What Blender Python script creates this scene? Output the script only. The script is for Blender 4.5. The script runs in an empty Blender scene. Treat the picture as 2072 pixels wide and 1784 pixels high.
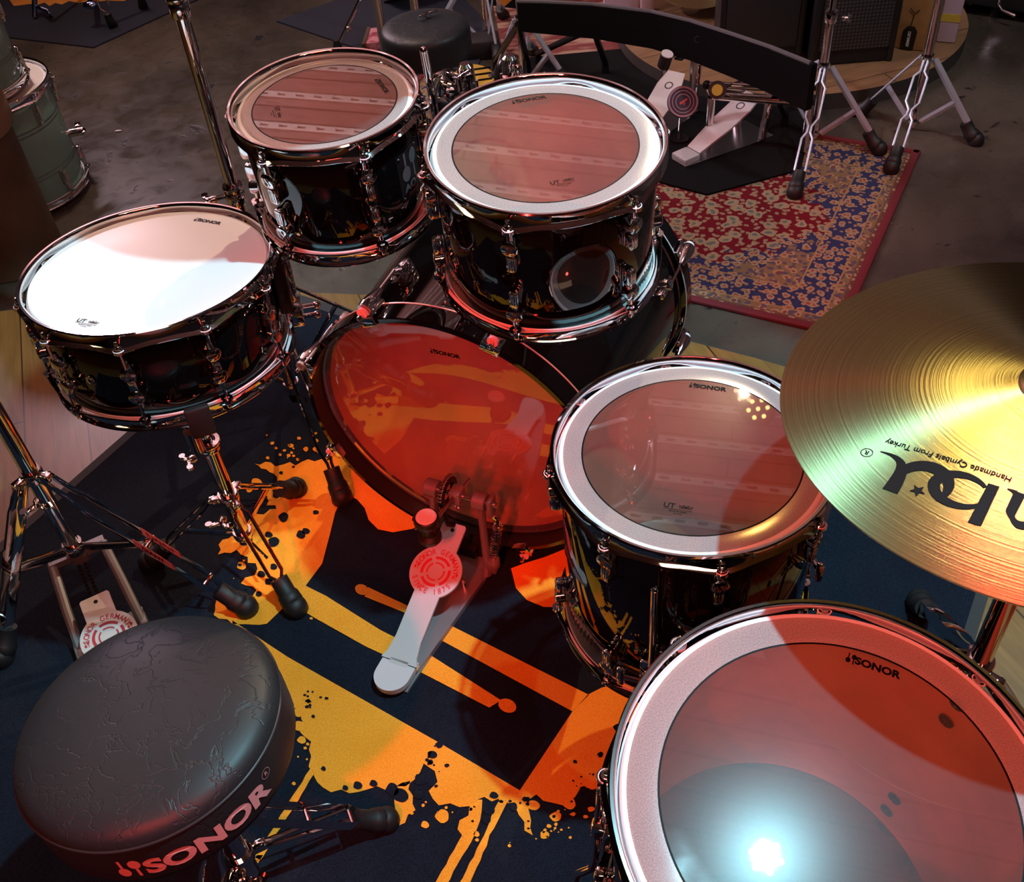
import bpy, bmesh, math, random
from mathutils import Vector as V, Matrix as MX, Euler
random.seed(11)
SC = bpy.context.scene; COL = SC.collection
pi = math.pi; rad = math.radians
cos, sin = math.cos, math.sin
# ---------------------------------------------------------------- camera (photo 2072 x 1784)
FPX, PITCH, ROLL, CH = 2080.0, 0.77394804, 0.10214601, 1.595
_u0 = V((0, sin(PITCH), cos(PITCH))); _x0 = V((1, 0, 0))
C_D = V((0, cos(PITCH), -sin(PITCH)))
C_R = cos(ROLL)*_x0 - sin(ROLL)*_u0
C_U = cos(ROLL)*_u0 + sin(ROLL)*_x0
C_O = V((0, 0, CH))
def at(px, py, z=0.0):
    'world point at height z seen at photo pixel px, py'
    v = C_D*FPX + C_R*(px-1036) - C_U*(py-892)
    return C_O + v*((z-CH)/v.z)
def at_plane(px, py, P, n):
    v = C_D*FPX + C_R*(px-1036) - C_U*(py-892)
    return C_O + v*(((V(P)-C_O).dot(n))/v.dot(n))
cam = bpy.data.objects.new('camera', bpy.data.cameras.new('camera')); COL.objects.link(cam)
cam.data.sensor_fit = 'HORIZONTAL'; cam.data.sensor_width = 36.0
cam.data.lens = FPX/2072*36.0; cam.data.clip_start = 0.05
cam.matrix_world = MX((( C_R.x, C_U.x, -C_D.x, 0), (C_R.y, C_U.y, -C_D.y, 0), (C_R.z, C_U.z, -C_D.z, CH), (0, 0, 0, 1)))
SC.camera = cam
SC.view_settings.view_transform = 'Standard'; SC.view_settings.look = 'None'
SC.view_settings.gamma = 1.0; SC.view_settings.exposure = 0.0
# ---------------------------------------------------------------- materials
def _new(name):
    m = bpy.data.materials.new(name); m.use_nodes = True
    nt = m.node_tree; nt.nodes.clear()
    out = nt.nodes.new('ShaderNodeOutputMaterial')
    return m, nt, out
def N(nt, typ, **kw):
    n = nt.nodes.new(typ)
    for k, v in kw.items():
        if k.startswith('i_'):
            n.inputs[int(k[2:])].default_value = v
        else: setattr(n, k, v)
    return n
def mat(name, col, rough=.5, metal=0., bump=None, var=None, coat=0., emit=None, spec=None, sheen=0., alpha=None, rvar=None):
    m, nt, out = _new(name); L = nt.links.new
    p = N(nt, 'ShaderNodeBsdfPrincipled')
    p.inputs['Base Color'].default_value = (*col, 1); p.inputs['Roughness'].default_value = rough
    p.inputs['Metallic'].default_value = metal; p.inputs['Coat Weight'].default_value = coat
    p.inputs['Coat Roughness'].default_value = .03
    if spec is not None: p.inputs['Specular IOR Level'].default_value = spec
    if sheen: p.inputs['Sheen Weight'].default_value = sheen
    if emit: p.inputs['Emission Color'].default_value = (*emit[0], 1); p.inputs['Emission Strength'].default_value = emit[1]
    tc = N(nt, 'ShaderNodeTexCoord')
    if var:   # (scale, second colour, contrast low, high)
        nz = N(nt, 'ShaderNodeTexNoise'); nz.inputs['Scale'].default_value = var[0]; nz.inputs['Detail'].default_value = 6
        L(tc.outputs['Object'], nz.inputs['Vector'])
        mr = N(nt, 'ShaderNodeMapRange'); mr.inputs[1].default_value = var[2]; mr.inputs[2].default_value = var[3]
        L(nz.outputs[0], mr.inputs[0])
        mx = N(nt, 'ShaderNodeMix', data_type='RGBA'); mx.inputs[6].default_value = (*col, 1); mx.inputs[7].default_value = (*var[1], 1)
        L(mr.outputs[0], mx.inputs[0]); L(mx.outputs[2], p.inputs['Base Color'])
    if rvar:  # (scale, low, high)
        nz = N(nt, 'ShaderNodeTexNoise'); nz.inputs['Scale'].default_value = rvar[0]; nz.inputs['Detail'].default_value = 5
        L(tc.outputs['Object'], nz.inputs['Vector'])
        mr = N(nt, 'ShaderNodeMapRange'); mr.inputs[1].default_value = .3; mr.inputs[2].default_value = .7
        mr.inputs[3].default_value = rvar[1]; mr.inputs[4].default_value = rvar[2]
        L(nz.outputs[0], mr.inputs[0]); L(mr.outputs[0], p.inputs['Roughness'])
    if bump:  # (scale, strength, distance)
        nz = N(nt, 'ShaderNodeTexNoise'); nz.inputs['Scale'].default_value = bump[0]; nz.inputs['Detail'].default_value = 4
        L(tc.outputs['Object'], nz.inputs['Vector'])
        bp = N(nt, 'ShaderNodeBump'); bp.inputs['Strength'].default_value = bump[1]; bp.inputs['Distance'].default_value = bump[2]
        L(nz.outputs[0], bp.inputs['Height']); L(bp.outputs[0], p.inputs['Normal'])
    L(p.outputs[0], out.inputs[0])
    return m
def film(name, body, tint, haze, rough=.02, trans=.35, grain=None, spec=.12, wide=.06):
    'drum head film: clear plastic, HAZE of its area milky, a glossy skin on top'
    m, nt, out = _new(name); L = nt.links.new
    tr = N(nt, 'ShaderNodeBsdfTransparent'); tr.inputs[0].default_value = (*tint, 1)
    df = N(nt, 'ShaderNodeBsdfDiffuse'); df.inputs[0].default_value = (*body, 1)
    tl = N(nt, 'ShaderNodeBsdfTranslucent'); tl.inputs[0].default_value = (*body, 1)
    m1 = N(nt, 'ShaderNodeMixShader'); m1.inputs[0].default_value = trans; L(df.outputs[0], m1.inputs[1]); L(tl.outputs[0], m1.inputs[2])
    m2 = N(nt, 'ShaderNodeMixShader'); m2.inputs[0].default_value = haze; L(tr.outputs[0], m2.inputs[1]); L(m1.outputs[0], m2.inputs[2])
    if grain:
        tc = N(nt, 'ShaderNodeTexCoord'); nz = N(nt, 'ShaderNodeTexNoise'); nz.inputs['Scale'].default_value = grain[0]
        nz.inputs['Detail'].default_value = 5; L(tc.outputs['Object'], nz.inputs['Vector'])
        mr = N(nt, 'ShaderNodeMapRange'); mr.inputs[1].default_value = .3; mr.inputs[2].default_value = .7
        mr.inputs[3].default_value = grain[1]; mr.inputs[4].default_value = grain[2]
        L(nz.outputs[0], mr.inputs[0]); L(mr.outputs[0], m2.inputs[0])
    lw = N(nt, 'ShaderNodeLayerWeight'); lw.inputs[0].default_value = .5
    pw = N(nt, 'ShaderNodeMath', operation='POWER'); pw.inputs[1].default_value = 5; L(lw.outputs['Facing'], pw.inputs[0])
    ma = N(nt, 'ShaderNodeMath', operation='MULTIPLY_ADD'); ma.inputs[1].default_value = .9; ma.inputs[2].default_value = spec; L(pw.outputs[0], ma.inputs[0])
    gl = N(nt, 'ShaderNodeBsdfGlossy'); gl.inputs['Roughness'].default_value = rough; gl.inputs['Color'].default_value = (1, 1, 1, 1)
    m3 = N(nt, 'ShaderNodeMixShader'); L(ma.outputs[0], m3.inputs[0]); g2 = N(nt, 'ShaderNodeBsdfGlossy'); g2.inputs['Roughness'].default_value = .2; mg = N(nt, 'ShaderNodeMixShader'); mg.inputs[0].default_value = wide; L(gl.outputs[0], mg.inputs[1]); L(g2.outputs[0], mg.inputs[2])
    L(m2.outputs[0], m3.inputs[1]); L(mg.outputs[0], m3.inputs[2])
    L(m3.outputs[0], out.inputs[0])
    return m
M = {}
M['chrome'] = mat('chrome', (.82, .82, .84), .045, 1.)
M['chrome_dull'] = mat('dull_chrome', (.72, .72, .73), .22, 1.)
M['black_lacquer'] = mat('black_lacquer', (.0025, .0025, .003), .035, 0, coat=.6)
M['black_plastic'] = mat('black_plastic', (.012, .012, .013), .42)
M['rubber'] = mat('black_rubber', (.009, .009, .0095), .55, bump=(300, .15, .001))
M['nylon'] = mat('pale_nylon', (.82, .74, .78), .35)
M['film'] = film('clear_film', (.95, .9, .92), (.97, .95, .95), .06, .015, spec=.14)
M['film_ring'] = film('frosted_film', (.93, .92, .92), (.9, .9, .9), .5, .12, .35, (700, .36, .64))
M['film_edge'] = mat('head_collar', (.9, .91, .93), .25)
M['bd_film'] = film('clear_bass_film', (.9, .85, .85), (.97, .95, .95), .12, .015, spec=.13, wide=.05)
M['dark_film'] = film('dark_tint_film', (.12, .12, .13), (.16, .16, .18), .35, .03)  # dark tint stands in for the shade at the bottom of the toms
M['white_film'] = mat('white_coated_head', (.86, .88, .9), .33, spec=.35)
M['ink'] = mat('black_ink', (.005, .006, .007), .5, spec=.12)
M['grey_ink'] = mat('grey_ink', (.05, .055, .06), .5)
M['wood_in'] = mat('inner_shell_wood', (.58, .27, .13), .5, var=(9, (.44, .19, .09), .35, .65))
M['screw'] = mat('dark_screw', (.03, .03, .035), .3, .7)
M['leather'] = mat('black_vinyl', (.017, .022, .025), .46, spec=.4)
M['piping'] = mat('vinyl_piping', (.03, .03, .032), .35)
M['logo_pink'] = mat('pale_print', (.62, .36, .36), .6)
M['alu'] = mat('brushed_aluminium', (.72, .74, .75), .38, .4, bump=(60, .04, .001))
M['grey_cast'] = mat('grey_casting', (.26, .25, .26), .45, .5)
M['red_ink'] = mat('red_ink', (.55, .03, .05), .5)
M['black_metal'] = mat('black_metal', (.02, .02, .022), .3, .6)
M['badge'] = mat('badge_plate', (.012, .011, .012), .25, .2)
M['badge_print'] = mat('badge_print', (.12, .11, .115), .4, .3)
M['felt'] = mat('white_felt', (.82, .84, .84), .8, bump=(500, .2, .001))
M['mint'] = mat('mint_lacquer', (.20, .39, .32), .22, coat=.4)
M['mint_stripe'] = mat('dark_mint_stripe', (.14, .25, .23), .3)
M['tan_skin'] = mat('drum_skin', (.6, .56, .48), .5)
M['brown_skin'] = mat('brown_drum_body', (.11, .07, .035), .55, var=(8, (.065, .04, .02), .35, .7))
M['brown_collar'] = mat('brown_felt_collar', (.27, .18, .11), .8)
M['pink_lacquer'] = mat('dusty_pink_lacquer', (.46, .20, .23), .28, coat=.3)
M['cardboard'] = mat('cardboard', (.46, .24, .085), .8, var=(25, (.38, .19, .07), .4, .7))
M['tape'] = mat('brown_tape', (.33, .15, .05), .5)
M['lilac_board'] = mat('lilac_board', (.62, .48, .60), .6)
M['yellow_print'] = mat('yellow_print', (.62, .44, .05), .6)
M['black_cloth'] = mat('black_cloth', (.006, .006, .007), .85, spec=.1)
M['amp_cloth'] = mat('amp_covering', (.01, .01, .011), .6, bump=(250, .3, .001))
M['mat_navy'] = mat('navy_mat', (.010, .015, .034), .9, bump=(400, .3, .001), var=(3, (.009, .011, .02), .3, .7))
M['mat_black'] = mat('black_mat', (.007, .007, .0075), .9, bump=(300, .3, .001), spec=.1)
M['orange_print'] = mat('orange_print', (.62, .25, .03), .8, var=(6, (.4, .16, .02), .3, .7))
M['gold'] = mat('gold_print', (.58, .38, .05), .45)
M['white_plastic'] = mat('white_plastic', (.7, .68, .66), .4)
M['purple_pad'] = mat('dark_purple_pad', (.03, .02, .05), .5)
M['pink_ring'] = mat('dusty_pink_ring', (.42, .22, .26), .5)
M['red_emblem'] = mat('red_emblem', (.75, .08, .09), .5)
M['sticker'] = mat('pink_sticker', (.95, .22, .26), .6)
M['blue_chrome'] = mat('blue_chrome', (.35, .5, .8), .12, 1.)
# carpet with pile
def carpet_mat(name, col, col2, sheen):
    m, nt, out = _new(name); L = nt.links.new
    p = N(nt, 'ShaderNodeBsdfPrincipled'); p.inputs['Roughness'].default_value = .95
    p.inputs['Specular IOR Level'].default_value = .15; p.inputs['Sheen Weight'].default_value = sheen
    tc = N(nt, 'ShaderNodeTexCoord')
    a = N(nt, 'ShaderNodeTexNoise'); a.inputs['Scale'].default_value = 420; a.inputs['Detail'].default_value = 3
    b = N(nt, 'ShaderNodeTexNoise'); b.inputs['Scale'].default_value = 9; b.inputs['Detail'].default_value = 4
    L(tc.outputs['Object'], a.inputs['Vector']); L(tc.outputs['Object'], b.inputs['Vector'])
    ad = N(nt, 'ShaderNodeMath', operation='MULTIPLY_ADD'); ad.inputs[1].default_value = .35; L(b.outputs[0], ad.inputs[0]); L(a.outputs[0], ad.inputs[2])
    mr = N(nt, 'ShaderNodeMapRange'); mr.inputs[1].default_value = .5; mr.inputs[2].default_value = .86; L(ad.outputs[0], mr.inputs[0])
    mx = N(nt, 'ShaderNodeMix', data_type='RGBA'); mx.inputs[6].default_value = (*col, 1); mx.inputs[7].default_value = (*col2, 1)
    L(mr.outputs[0], mx.inputs[0]); L(mx.outputs[2], p.inputs['Base Color'])
    bp = N(nt, 'ShaderNodeBump'); bp.inputs['Strength'].default_value = .5; bp.inputs['Distance'].default_value = .002
    L(a.outputs[0], bp.inputs['Height']); L(bp.outputs[0], p.inputs['Normal'])
    L(p.outputs[0], out.inputs[0]); return m
M['carpet_navy'] = carpet_mat('navy_carpet_pile', (.0045, .006, .0115), (.011, .016, .028), .0)
M['carpet_orange'] = carpet_mat('orange_carpet_pile', (.86, .30, .016), (1.0, .42, .04), .0)
M['carpet_edge'] = mat('carpet_binding', (.035, .033, .033), .8, bump=(300, .3, .001))
def leather_bump(m):
    nt = m.node_tree; L = nt.links.new
    p = [n for n in nt.nodes if n.type == 'BSDF_PRINCIPLED'][0]
    tc = N(nt, 'ShaderNodeTexCoord')
    w = N(nt, 'ShaderNodeTexNoise'); w.inputs['Scale'].default_value = 30; w.inputs['Detail'].default_value = 4; w.inputs['Distortion'].default_value = .5
    L(tc.outputs['Object'], w.inputs['Vector'])
    rg = N(nt, 'ShaderNodeMath', operation='SUBTRACT'); rg.inputs[1].default_value = .5; L(w.outputs[0], rg.inputs[0])
    ab = N(nt, 'ShaderNodeMath', operation='ABSOLUTE'); L(rg.outputs[0], ab.inputs[0])
    mr = N(nt, 'ShaderNodeMapRange'); mr.inputs[1].default_value = 0; mr.inputs[2].default_value = .022; L(ab.outputs[0], mr.inputs[0])
    f = N(nt, 'ShaderNodeTexNoise'); f.inputs['Scale'].default_value = 160; f.inputs['Detail'].default_value = 3; L(tc.outputs['Object'], f.inputs['Vector'])
    k = N(nt, 'ShaderNodeTexNoise'); k.inputs['Scale'].default_value = 11; L(tc.outputs['Object'], k.inputs['Vector'])
    kr = N(nt, 'ShaderNodeMapRange'); kr.inputs[1].default_value = .42; kr.inputs[2].default_value = .56; L(k.outputs[0], kr.inputs[0])
    mm = N(nt, 'ShaderNodeMath', operation='MULTIPLY'); L(mr.outputs[0], mm.inputs[0]); L(kr.outputs[0], mm.inputs[1])
    ad = N(nt, 'ShaderNodeMath', operation='MULTIPLY_ADD'); ad.inputs[1].default_value = .25; L(f.outputs[0], ad.inputs[0]); L(mm.outputs[0], ad.inputs[2])
    bp = N(nt, 'ShaderNodeBump'); bp.inputs['Strength'].default_value = .45; bp.inputs['Distance'].default_value = .001
    L(ad.outputs[0], bp.inputs['Height']); L(bp.outputs[0], p.inputs['Normal'])
leather_bump(M['leather'])
def cymbal_mat():
    m, nt, out = _new('lathed_bronze'); L = nt.links.new
    p = N(nt, 'ShaderNodeBsdfPrincipled'); p.inputs['Metallic'].default_value = 1; p.inputs['Roughness'].default_value = .23
    p.inputs['Anisotropic'].default_value = .95
    tg = N(nt, 'ShaderNodeTangent', direction_type='RADIAL', axis='Z'); L(tg.outputs[0], p.inputs['Tangent'])
    tc = N(nt, 'ShaderNodeTexCoord')
    ln = N(nt, 'ShaderNodeVectorMath', operation='LENGTH'); L(tc.outputs['Object'], ln.inputs[0])
    cb = N(nt, 'ShaderNodeCombineXYZ'); L(ln.outputs['Value'], cb.inputs[0])
    g = N(nt, 'ShaderNodeTexNoise'); g.inputs['Scale'].default_value = 420; g.inputs['Detail'].default_value = 4; L(cb.outputs[0], g.inputs['Vector'])
    h = N(nt, 'ShaderNodeTexNoise'); h.inputs['Scale'].default_value = 18; h.inputs['Detail'].default_value = 2; L(tc.outputs['Object'], h.inputs['Vector'])
    mx = N(nt, 'ShaderNodeMix', data_type='RGBA'); mx.inputs[6].default_value = (.34, .35, .15, 1); mx.inputs[7].default_value = (.60, .61, .32, 1)
    mr = N(nt, 'ShaderNodeMapRange'); mr.inputs[1].default_value = .3; mr.inputs[2].default_value = .7; L(g.outputs[0], mr.inputs[0])
    L(mr.outputs[0], mx.inputs[0]); L(mx.outputs[2], p.inputs['Base Color'])
    ad = N(nt, 'ShaderNodeMath', operation='MULTIPLY_ADD'); ad.inputs[1].default_value = .25; L(h.outputs[0], ad.inputs[0]); L(g.outputs[0], ad.inputs[2])
    bp = N(nt, 'ShaderNodeBump'); bp.inputs['Strength'].default_value = .12; bp.inputs['Distance'].default_value = .0006
    L(ad.outputs[0], bp.inputs['Height']); L(bp.outputs[0], p.inputs['Normal'])
    L(p.outputs[0], out.inputs[0]); return m
M['bronze'] = cymbal_mat()
def concrete():
    m, nt, out = _new('sealed_dark_concrete'); L = nt.links.new
    p = N(nt, 'ShaderNodeBsdfPrincipled'); tc = N(nt, 'ShaderNodeTexCoord')
    a = N(nt, 'ShaderNodeTexNoise'); a.inputs['Scale'].default_value = 1.6; a.inputs['Detail'].default_value = 9; a.inputs['Roughness'].default_value = .62
    L(tc.outputs['Object'], a.inputs['Vector'])
    cr = N(nt, 'ShaderNodeValToRGB'); e = cr.color_ramp.elements
    e[0].position = .33; e[0].color = (.028, .025, .021, 1); e[1].position = .68; e[1].color = (.105, .086, .064, 1)
    L(a.outputs[0], cr.inputs[0])
    v = N(nt, 'ShaderNodeTexNoise'); v.inputs['Scale'].default_value = 13; v.inputs['Detail'].default_value = 6; v.inputs['Distortion'].default_value = .6
    L(tc.outputs['Object'], v.inputs['Vector'])
    pr = N(nt, 'ShaderNodeMapRange'); pr.inputs[1].default_value = .66; pr.inputs[2].default_value = .72; L(v.outputs[0], pr.inputs[0])
    mx = N(nt, 'ShaderNodeMix', data_type='RGBA'); mx.inputs[7].default_value = (.012, .011, .01, 1); L(pr.outputs[0], mx.inputs[0]); L(cr.outputs[0], mx.inputs[6])
    L(mx.outputs[2], p.inputs['Base Color'])
    rr = N(nt, 'ShaderNodeMapRange'); rr.inputs[1].default_value = .3; rr.inputs[2].default_value = .7; rr.inputs[3].default_value = .2; rr.inputs[4].default_value = .42
    L(v.outputs[0], rr.inputs[0]); L(rr.outputs[0], p.inputs['Roughness'])
    bp = N(nt, 'ShaderNodeBump'); bp.inputs['Strength'].default_value = .25; bp.inputs['Distance'].default_value = .006
    iv = N(nt, 'ShaderNodeMath', operation='SUBTRACT'); iv.inputs[0].default_value = 1; L(pr.outputs[0], iv.inputs[1])
    L(iv.outputs[0], bp.inputs['Height']); L(bp.outputs[0], p.inputs['Normal'])
    L(p.outputs[0], out.inputs[0]); return m
M['concrete'] = concrete()
def planks(name, c1, c2, dark, ang, w, ln, rough=.35, seam=.004):
    'boards w wide and ln long running at ANG (radians) in the floor plane'
    m, nt, out = _new(name); L = nt.links.new
    p = N(nt, 'ShaderNodeBsdfPrincipled'); p.inputs['Roughness'].default_value = rough
    tc = N(nt, 'ShaderNodeTexCoord'); mp = N(nt, 'ShaderNodeMapping'); mp.inputs['Rotation'].default_value = (0, 0, -ang)
    L(tc.outputs['Object'], mp.inputs['Vector'])
    br = N(nt, 'ShaderNodeTexBrick'); br.inputs['Scale'].default_value = 1; br.inputs['Mortar Size'].default_value = seam/2
    br.inputs['Brick Width'].default_value = ln; br.inputs['Row Height'].default_value = w; br.offset = .37
    br.inputs['Color1'].default_value = (*c1, 1); br.inputs['Color2'].default_value = (*c2, 1); br.inputs['Mortar'].default_value = (*dark, 1)
    L(mp.outputs[0], br.inputs['Vector'])
    ms = N(nt, 'ShaderNodeMapping'); ms.inputs['Scale'].default_value = (1.6, 16, 1); L(mp.outputs[0], ms.inputs['Vector'])
    g = N(nt, 'ShaderNodeTexNoise'); g.inputs['Scale'].default_value = 3; g.inputs['Detail'].default_value = 8; g.inputs['Distortion'].default_value = 1.2; L(ms.outputs[0], g.inputs['Vector'])
    gr = N(nt, 'ShaderNodeMapRange'); gr.inputs[1].default_value = .25; gr.inputs[2].default_value = .75; gr.inputs[3].default_value = .62; gr.inputs[4].default_value = 1.15; L(g.outputs[0], gr.inputs[0])
    mx = N(nt, 'ShaderNodeMix', data_type='RGBA', blend_type='MULTIPLY'); mx.inputs[0].default_value = 1
    L(br.outputs[0], mx.inputs[6]); L(gr.outputs[0], mx.inputs[7]); L(mx.outputs[2], p.inputs['Base Color'])
    L(p.outputs[0], out.inputs[0]); return m
M['floor_wood'] = planks('riser_boards', (.29, .15, .042), (.26, .135, .038), (.05, .025, .01), rad(106.5), .1435, 1.3)
M['riser_wood'] = planks('pale_riser_boards', (.28, .16, .08), (.25, .14, .07), (.07, .04, .02), rad(15), .16, 1.3)
M['riser_side'] = mat('riser_side', (.055, .048, .042), .6)
M['ceiling_wood'] = planks('ceiling_boards', (.36, .19, .155), (.31, .16, .13), (.06, .025, .02), rad(-17), .13, 3.4, .5, .012)
M['steel'] = mat('cool_sheen_chrome', (.64, .75, .88), .3, .5)  # chrome stand legs: reflected cool light put into a pale blue colour
M['hoop_glint'] = mat('pale_hoop_glint', (.75, .74, .76), .35, .3)  # pale colour stands in for light caught on the hoop's bevel
M['wall'] = mat('dark_wall', (.035, .03, .03), .7)
M['steel_strip'] = mat('perforated_strip', (.62, .52, .44), .5)
class MB:
    'collects shapes; build() links them as ONE mesh object'
    def __init__(s): s.v = []; s.f = []; s.mi = []; s.mats = []
    def m(s, key):
        if key not in s.mats: s.mats.append(key)
        return s.mats.index(key)
    def add(s, vs, fs, mt, T=None):
        o = len(s.v); k = s.m(mt)
        for p in vs: s.v.append(T @ V(p) if T else V(p))
        for f in fs: s.f.append([i+o for i in f]); s.mi.append(k)
        return s
    def lathe(s, prof, mt, n=48, T=None, closed=False, fr=None, a0=0, a1=2*pi):
        full = abs(a1-a0-2*pi) < 1e-6; K = len(prof); R = n if full else n+1; vs = []; fs = []
        for i in range(R):
            a = a0+(a1-a0)*i/n
            for (r, z) in prof:
                if fr: r, z = fr(r, z, a)
                vs.append((r*cos(a), r*sin(a), z))
        for i in range(n):
            i2 = (i+1) % R
            for k in range(K if closed else K-1):
                k2 = (k+1) % K
                fs.append((i*K+k, i2*K+k, i2*K+k2, i*K+k2))
        return s.add(vs, fs, mt, T)
    def cyl(s, p0, p1, r, mt, n=14, r1=None, caps=True):
        p0 = V(p0); p1 = V(p1); d = p1-p0; L = d.length
        if L < 1e-7: return s
        T = MX.Translation(p0) @ d.to_track_quat('Z', 'Y').to_matrix().to_4x4(); r1 = r if r1 is None else r1
        pr = [(r, 0), (r1, L)]
        if caps: pr = [(0, 0)]+pr+[(0, L)]
        return s.lathe(pr, mt, n, T)
    def tube(s, pts, r, mt, n=8, closed=False, flat=None, up=None):
        pts = [V(p) for p in pts]; P = len(pts); vs = []; fs = []; prev = None
        rr = r if isinstance(r, (list, tuple)) else [r]*P
        for i, p in enumerate(pts):
            a = pts[(i-1) % P] if (closed or i > 0) else p; b = pts[(i+1) % P] if (closed or i < P-1) else p
            t = (b-a).normalized()
            if prev is None:
                ref = V(up) if up else (V((0, 0, 1)) if abs(t.z) < .9 else V((1, 0, 0)))
                x = ref.cross(t).normalized()
            else:
                x = (prev - t*prev.dot(t))
                x = x.normalized() if x.length > 1e-6 else V((0, 0, 1)).cross(t).normalized()
            prev = x; y = t.cross(x)
            for k in range(n):
                q = 2*pi*k/n; fx, fy = (flat if flat else (1, 1))
                vs.append(p + x*cos(q)*rr[i]*fx + y*sin(q)*rr[i]*fy)
        for i in range(P if closed else P-1):
            j = (i+1) % P
            for k in range(n): fs.append((i*n+k, i*n+(k+1) % n, j*n+(k+1) % n, j*n+k))
        if not closed: fs.append(tuple(range(n))[::-1]); fs.append(tuple((P-1)*n+k for k in range(n)))
        return s.add(vs, fs, mt)
    def box(s, c, size, mt, T=None, bev=0.0, seg=2):
        bm = bmesh.new(); bmesh.ops.create_cube(bm, size=1)
        for v in bm.verts: v.co = V((v.co.x*size[0], v.co.y*size[1], v.co.z*size[2]))
        if bev: bmesh.ops.bevel(bm, geom=bm.edges[:], offset=bev, segments=seg, profile=.5, affect='EDGES')
        bm.verts.index_update(); T2 = (T or MX()) @ MX.Translation(V(c))
        s.add([v.co for v in bm.verts], [[v.index for v in f.verts] for f in bm.faces], mt, T2); bm.free(); return s
    def prism(s, poly, z0, z1, mt, T=None):
        n = len(poly)
        if sum(poly[i][0]*poly[(i+1) % n][1]-poly[(i+1) % n][0]*poly[i][1] for i in range(n)) < 0: poly = poly[::-1]
        vs = [(x, y, z0) for x, y in poly]+[(x, y, z1) for x, y in poly]
        fs = [tuple(range(n))[::-1], tuple(range(n, 2*n))]+[(i, (i+1) % n, n+(i+1) % n, n+i) for i in range(n)]
        return s.add(vs, fs, mt, T)
    def flat(s, poly, mt, fn):
        return s.add([fn(x, y) for x, y in poly], [tuple(range(len(poly)))], mt)
    def sphere(s, c, r, mt, n=14, sc=(1, 1, 1), T=None):
        k = n//2; T2 = (T or MX()) @ MX.Translation(V(c)) @ MX.Diagonal((*sc, 1))
        return s.lathe([(r*sin(pi*i/k), -r*cos(pi*i/k)) for i in range(k+1)], mt, n, T2)
    def torus(s, R, r, mt, n=32, k=8, T=None, sq=1):
        return s.lathe([(R+r*cos(2*pi*i/k), r*sq*sin(2*pi*i/k)) for i in range(k)], mt, n, T, closed=True)
    def build(s, name, parent=None, smooth=35, world=True):
        me = bpy.data.meshes.new(name)
        T = MX()
        if world and parent is not None: T = rootM[parent.name].inverted()
        me.from_pydata([T @ p for p in s.v], [], s.f)
        for k in s.mats: me.materials.append(M[k])
        me.polygons.foreach_set('material_index', s.mi)
        bm = bmesh.new(); bm.from_mesh(me)
        bmesh.ops.remove_doubles(bm, verts=bm.verts, dist=1e-6)
        bmesh.ops.recalc_face_normals(bm, faces=bm.faces) if smooth is not None else None
        bm.to_mesh(me); bm.free()
        if smooth: me.shade_smooth(); me.set_sharp_from_angle(angle=rad(smooth))
        o = bpy.data.objects.new(name, me); COL.objects.link(o)
        if parent is not None: o.parent = parent; rootM[o.name] = rootM[parent.name].copy()
        return o
rootM = {}
def tag(o, label, cat, group=None):
    o['label'] = label; o['category'] = cat
    if group: o['group'] = group
    return o
def thing(name, label, cat, loc=(0, 0, 0), R=None, group=None):
    o = bpy.data.objects.new(name, None); COL.objects.link(o); o.empty_display_size = .05
    T = MX.Translation(V(loc)) @ (R.to_4x4() if R else MX())
    o.matrix_world = T; rootM[o.name] = T
    return tag(o, label, cat, group)
def struct(mb, name, smooth=None):
    o = mb.build(name, None, smooth); o['kind'] = 'structure'; return o
def dup(o, parent, T):
    'a copy of a part and of its sub-parts under PARENT with local matrix T'
    c = o.copy(); COL.objects.link(c); c.parent = parent; c.matrix_parent_inverse = MX(); c.matrix_local = T
    rootM[c.name] = rootM[parent.name] @ T
    for ch in list(o.children):
        d = ch.copy(); COL.objects.link(d); d.parent = c; d.matrix_parent_inverse = MX(); d.matrix_local = ch.matrix_local.copy()
    return c
def frame_n(n):
    'rotation whose z axis is n and whose x axis is world X laid into the plane'
    n = V(n).normalized(); x = (V((1, 0, 0))-n*n.x).normalized(); y = n.cross(x)
    return MX((x, y, n)).transposed()
def text_geo(s, size, bold=0.0, sx=1.0):
    'flat letters of the built-in face, centred: (verts, faces)'
    cu = bpy.data.curves.new('t', 'FONT'); cu.body = s; cu.size = size; cu.offset = bold; cu.align_x = 'CENTER'; cu.resolution_u = 4
    o = bpy.data.objects.new('t', cu); COL.objects.link(o)
    dg = bpy.context.evaluated_depsgraph_get(); dg.update()
    me = o.evaluated_get(dg).to_mesh()
    vs = [(v.co.x*sx, v.co.y-size*.35) for v in me.vertices]; fs = [tuple(p.vertices) for p in me.polygons]
    o.evaluated_get(dg).to_mesh_clear(); bpy.data.objects.remove(o); bpy.data.curves.remove(cu)
    return vs, fs
def put_text(mb, s, size, mt, fn, bold=0., sx=1.):
    vs, fs = text_geo(s, size, bold, sx)
    mb.add([fn(x, y) for x, y in vs], fs, mt)
def ellipse(cx, cy, rx, ry, n=20, a=0):
    return [(cx+rx*cos(t)*cos(a)-ry*sin(t)*sin(a), cy+rx*cos(t)*sin(a)+ry*sin(t)*cos(a)) for t in [2*pi*i/n for i in range(n)]]
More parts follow.
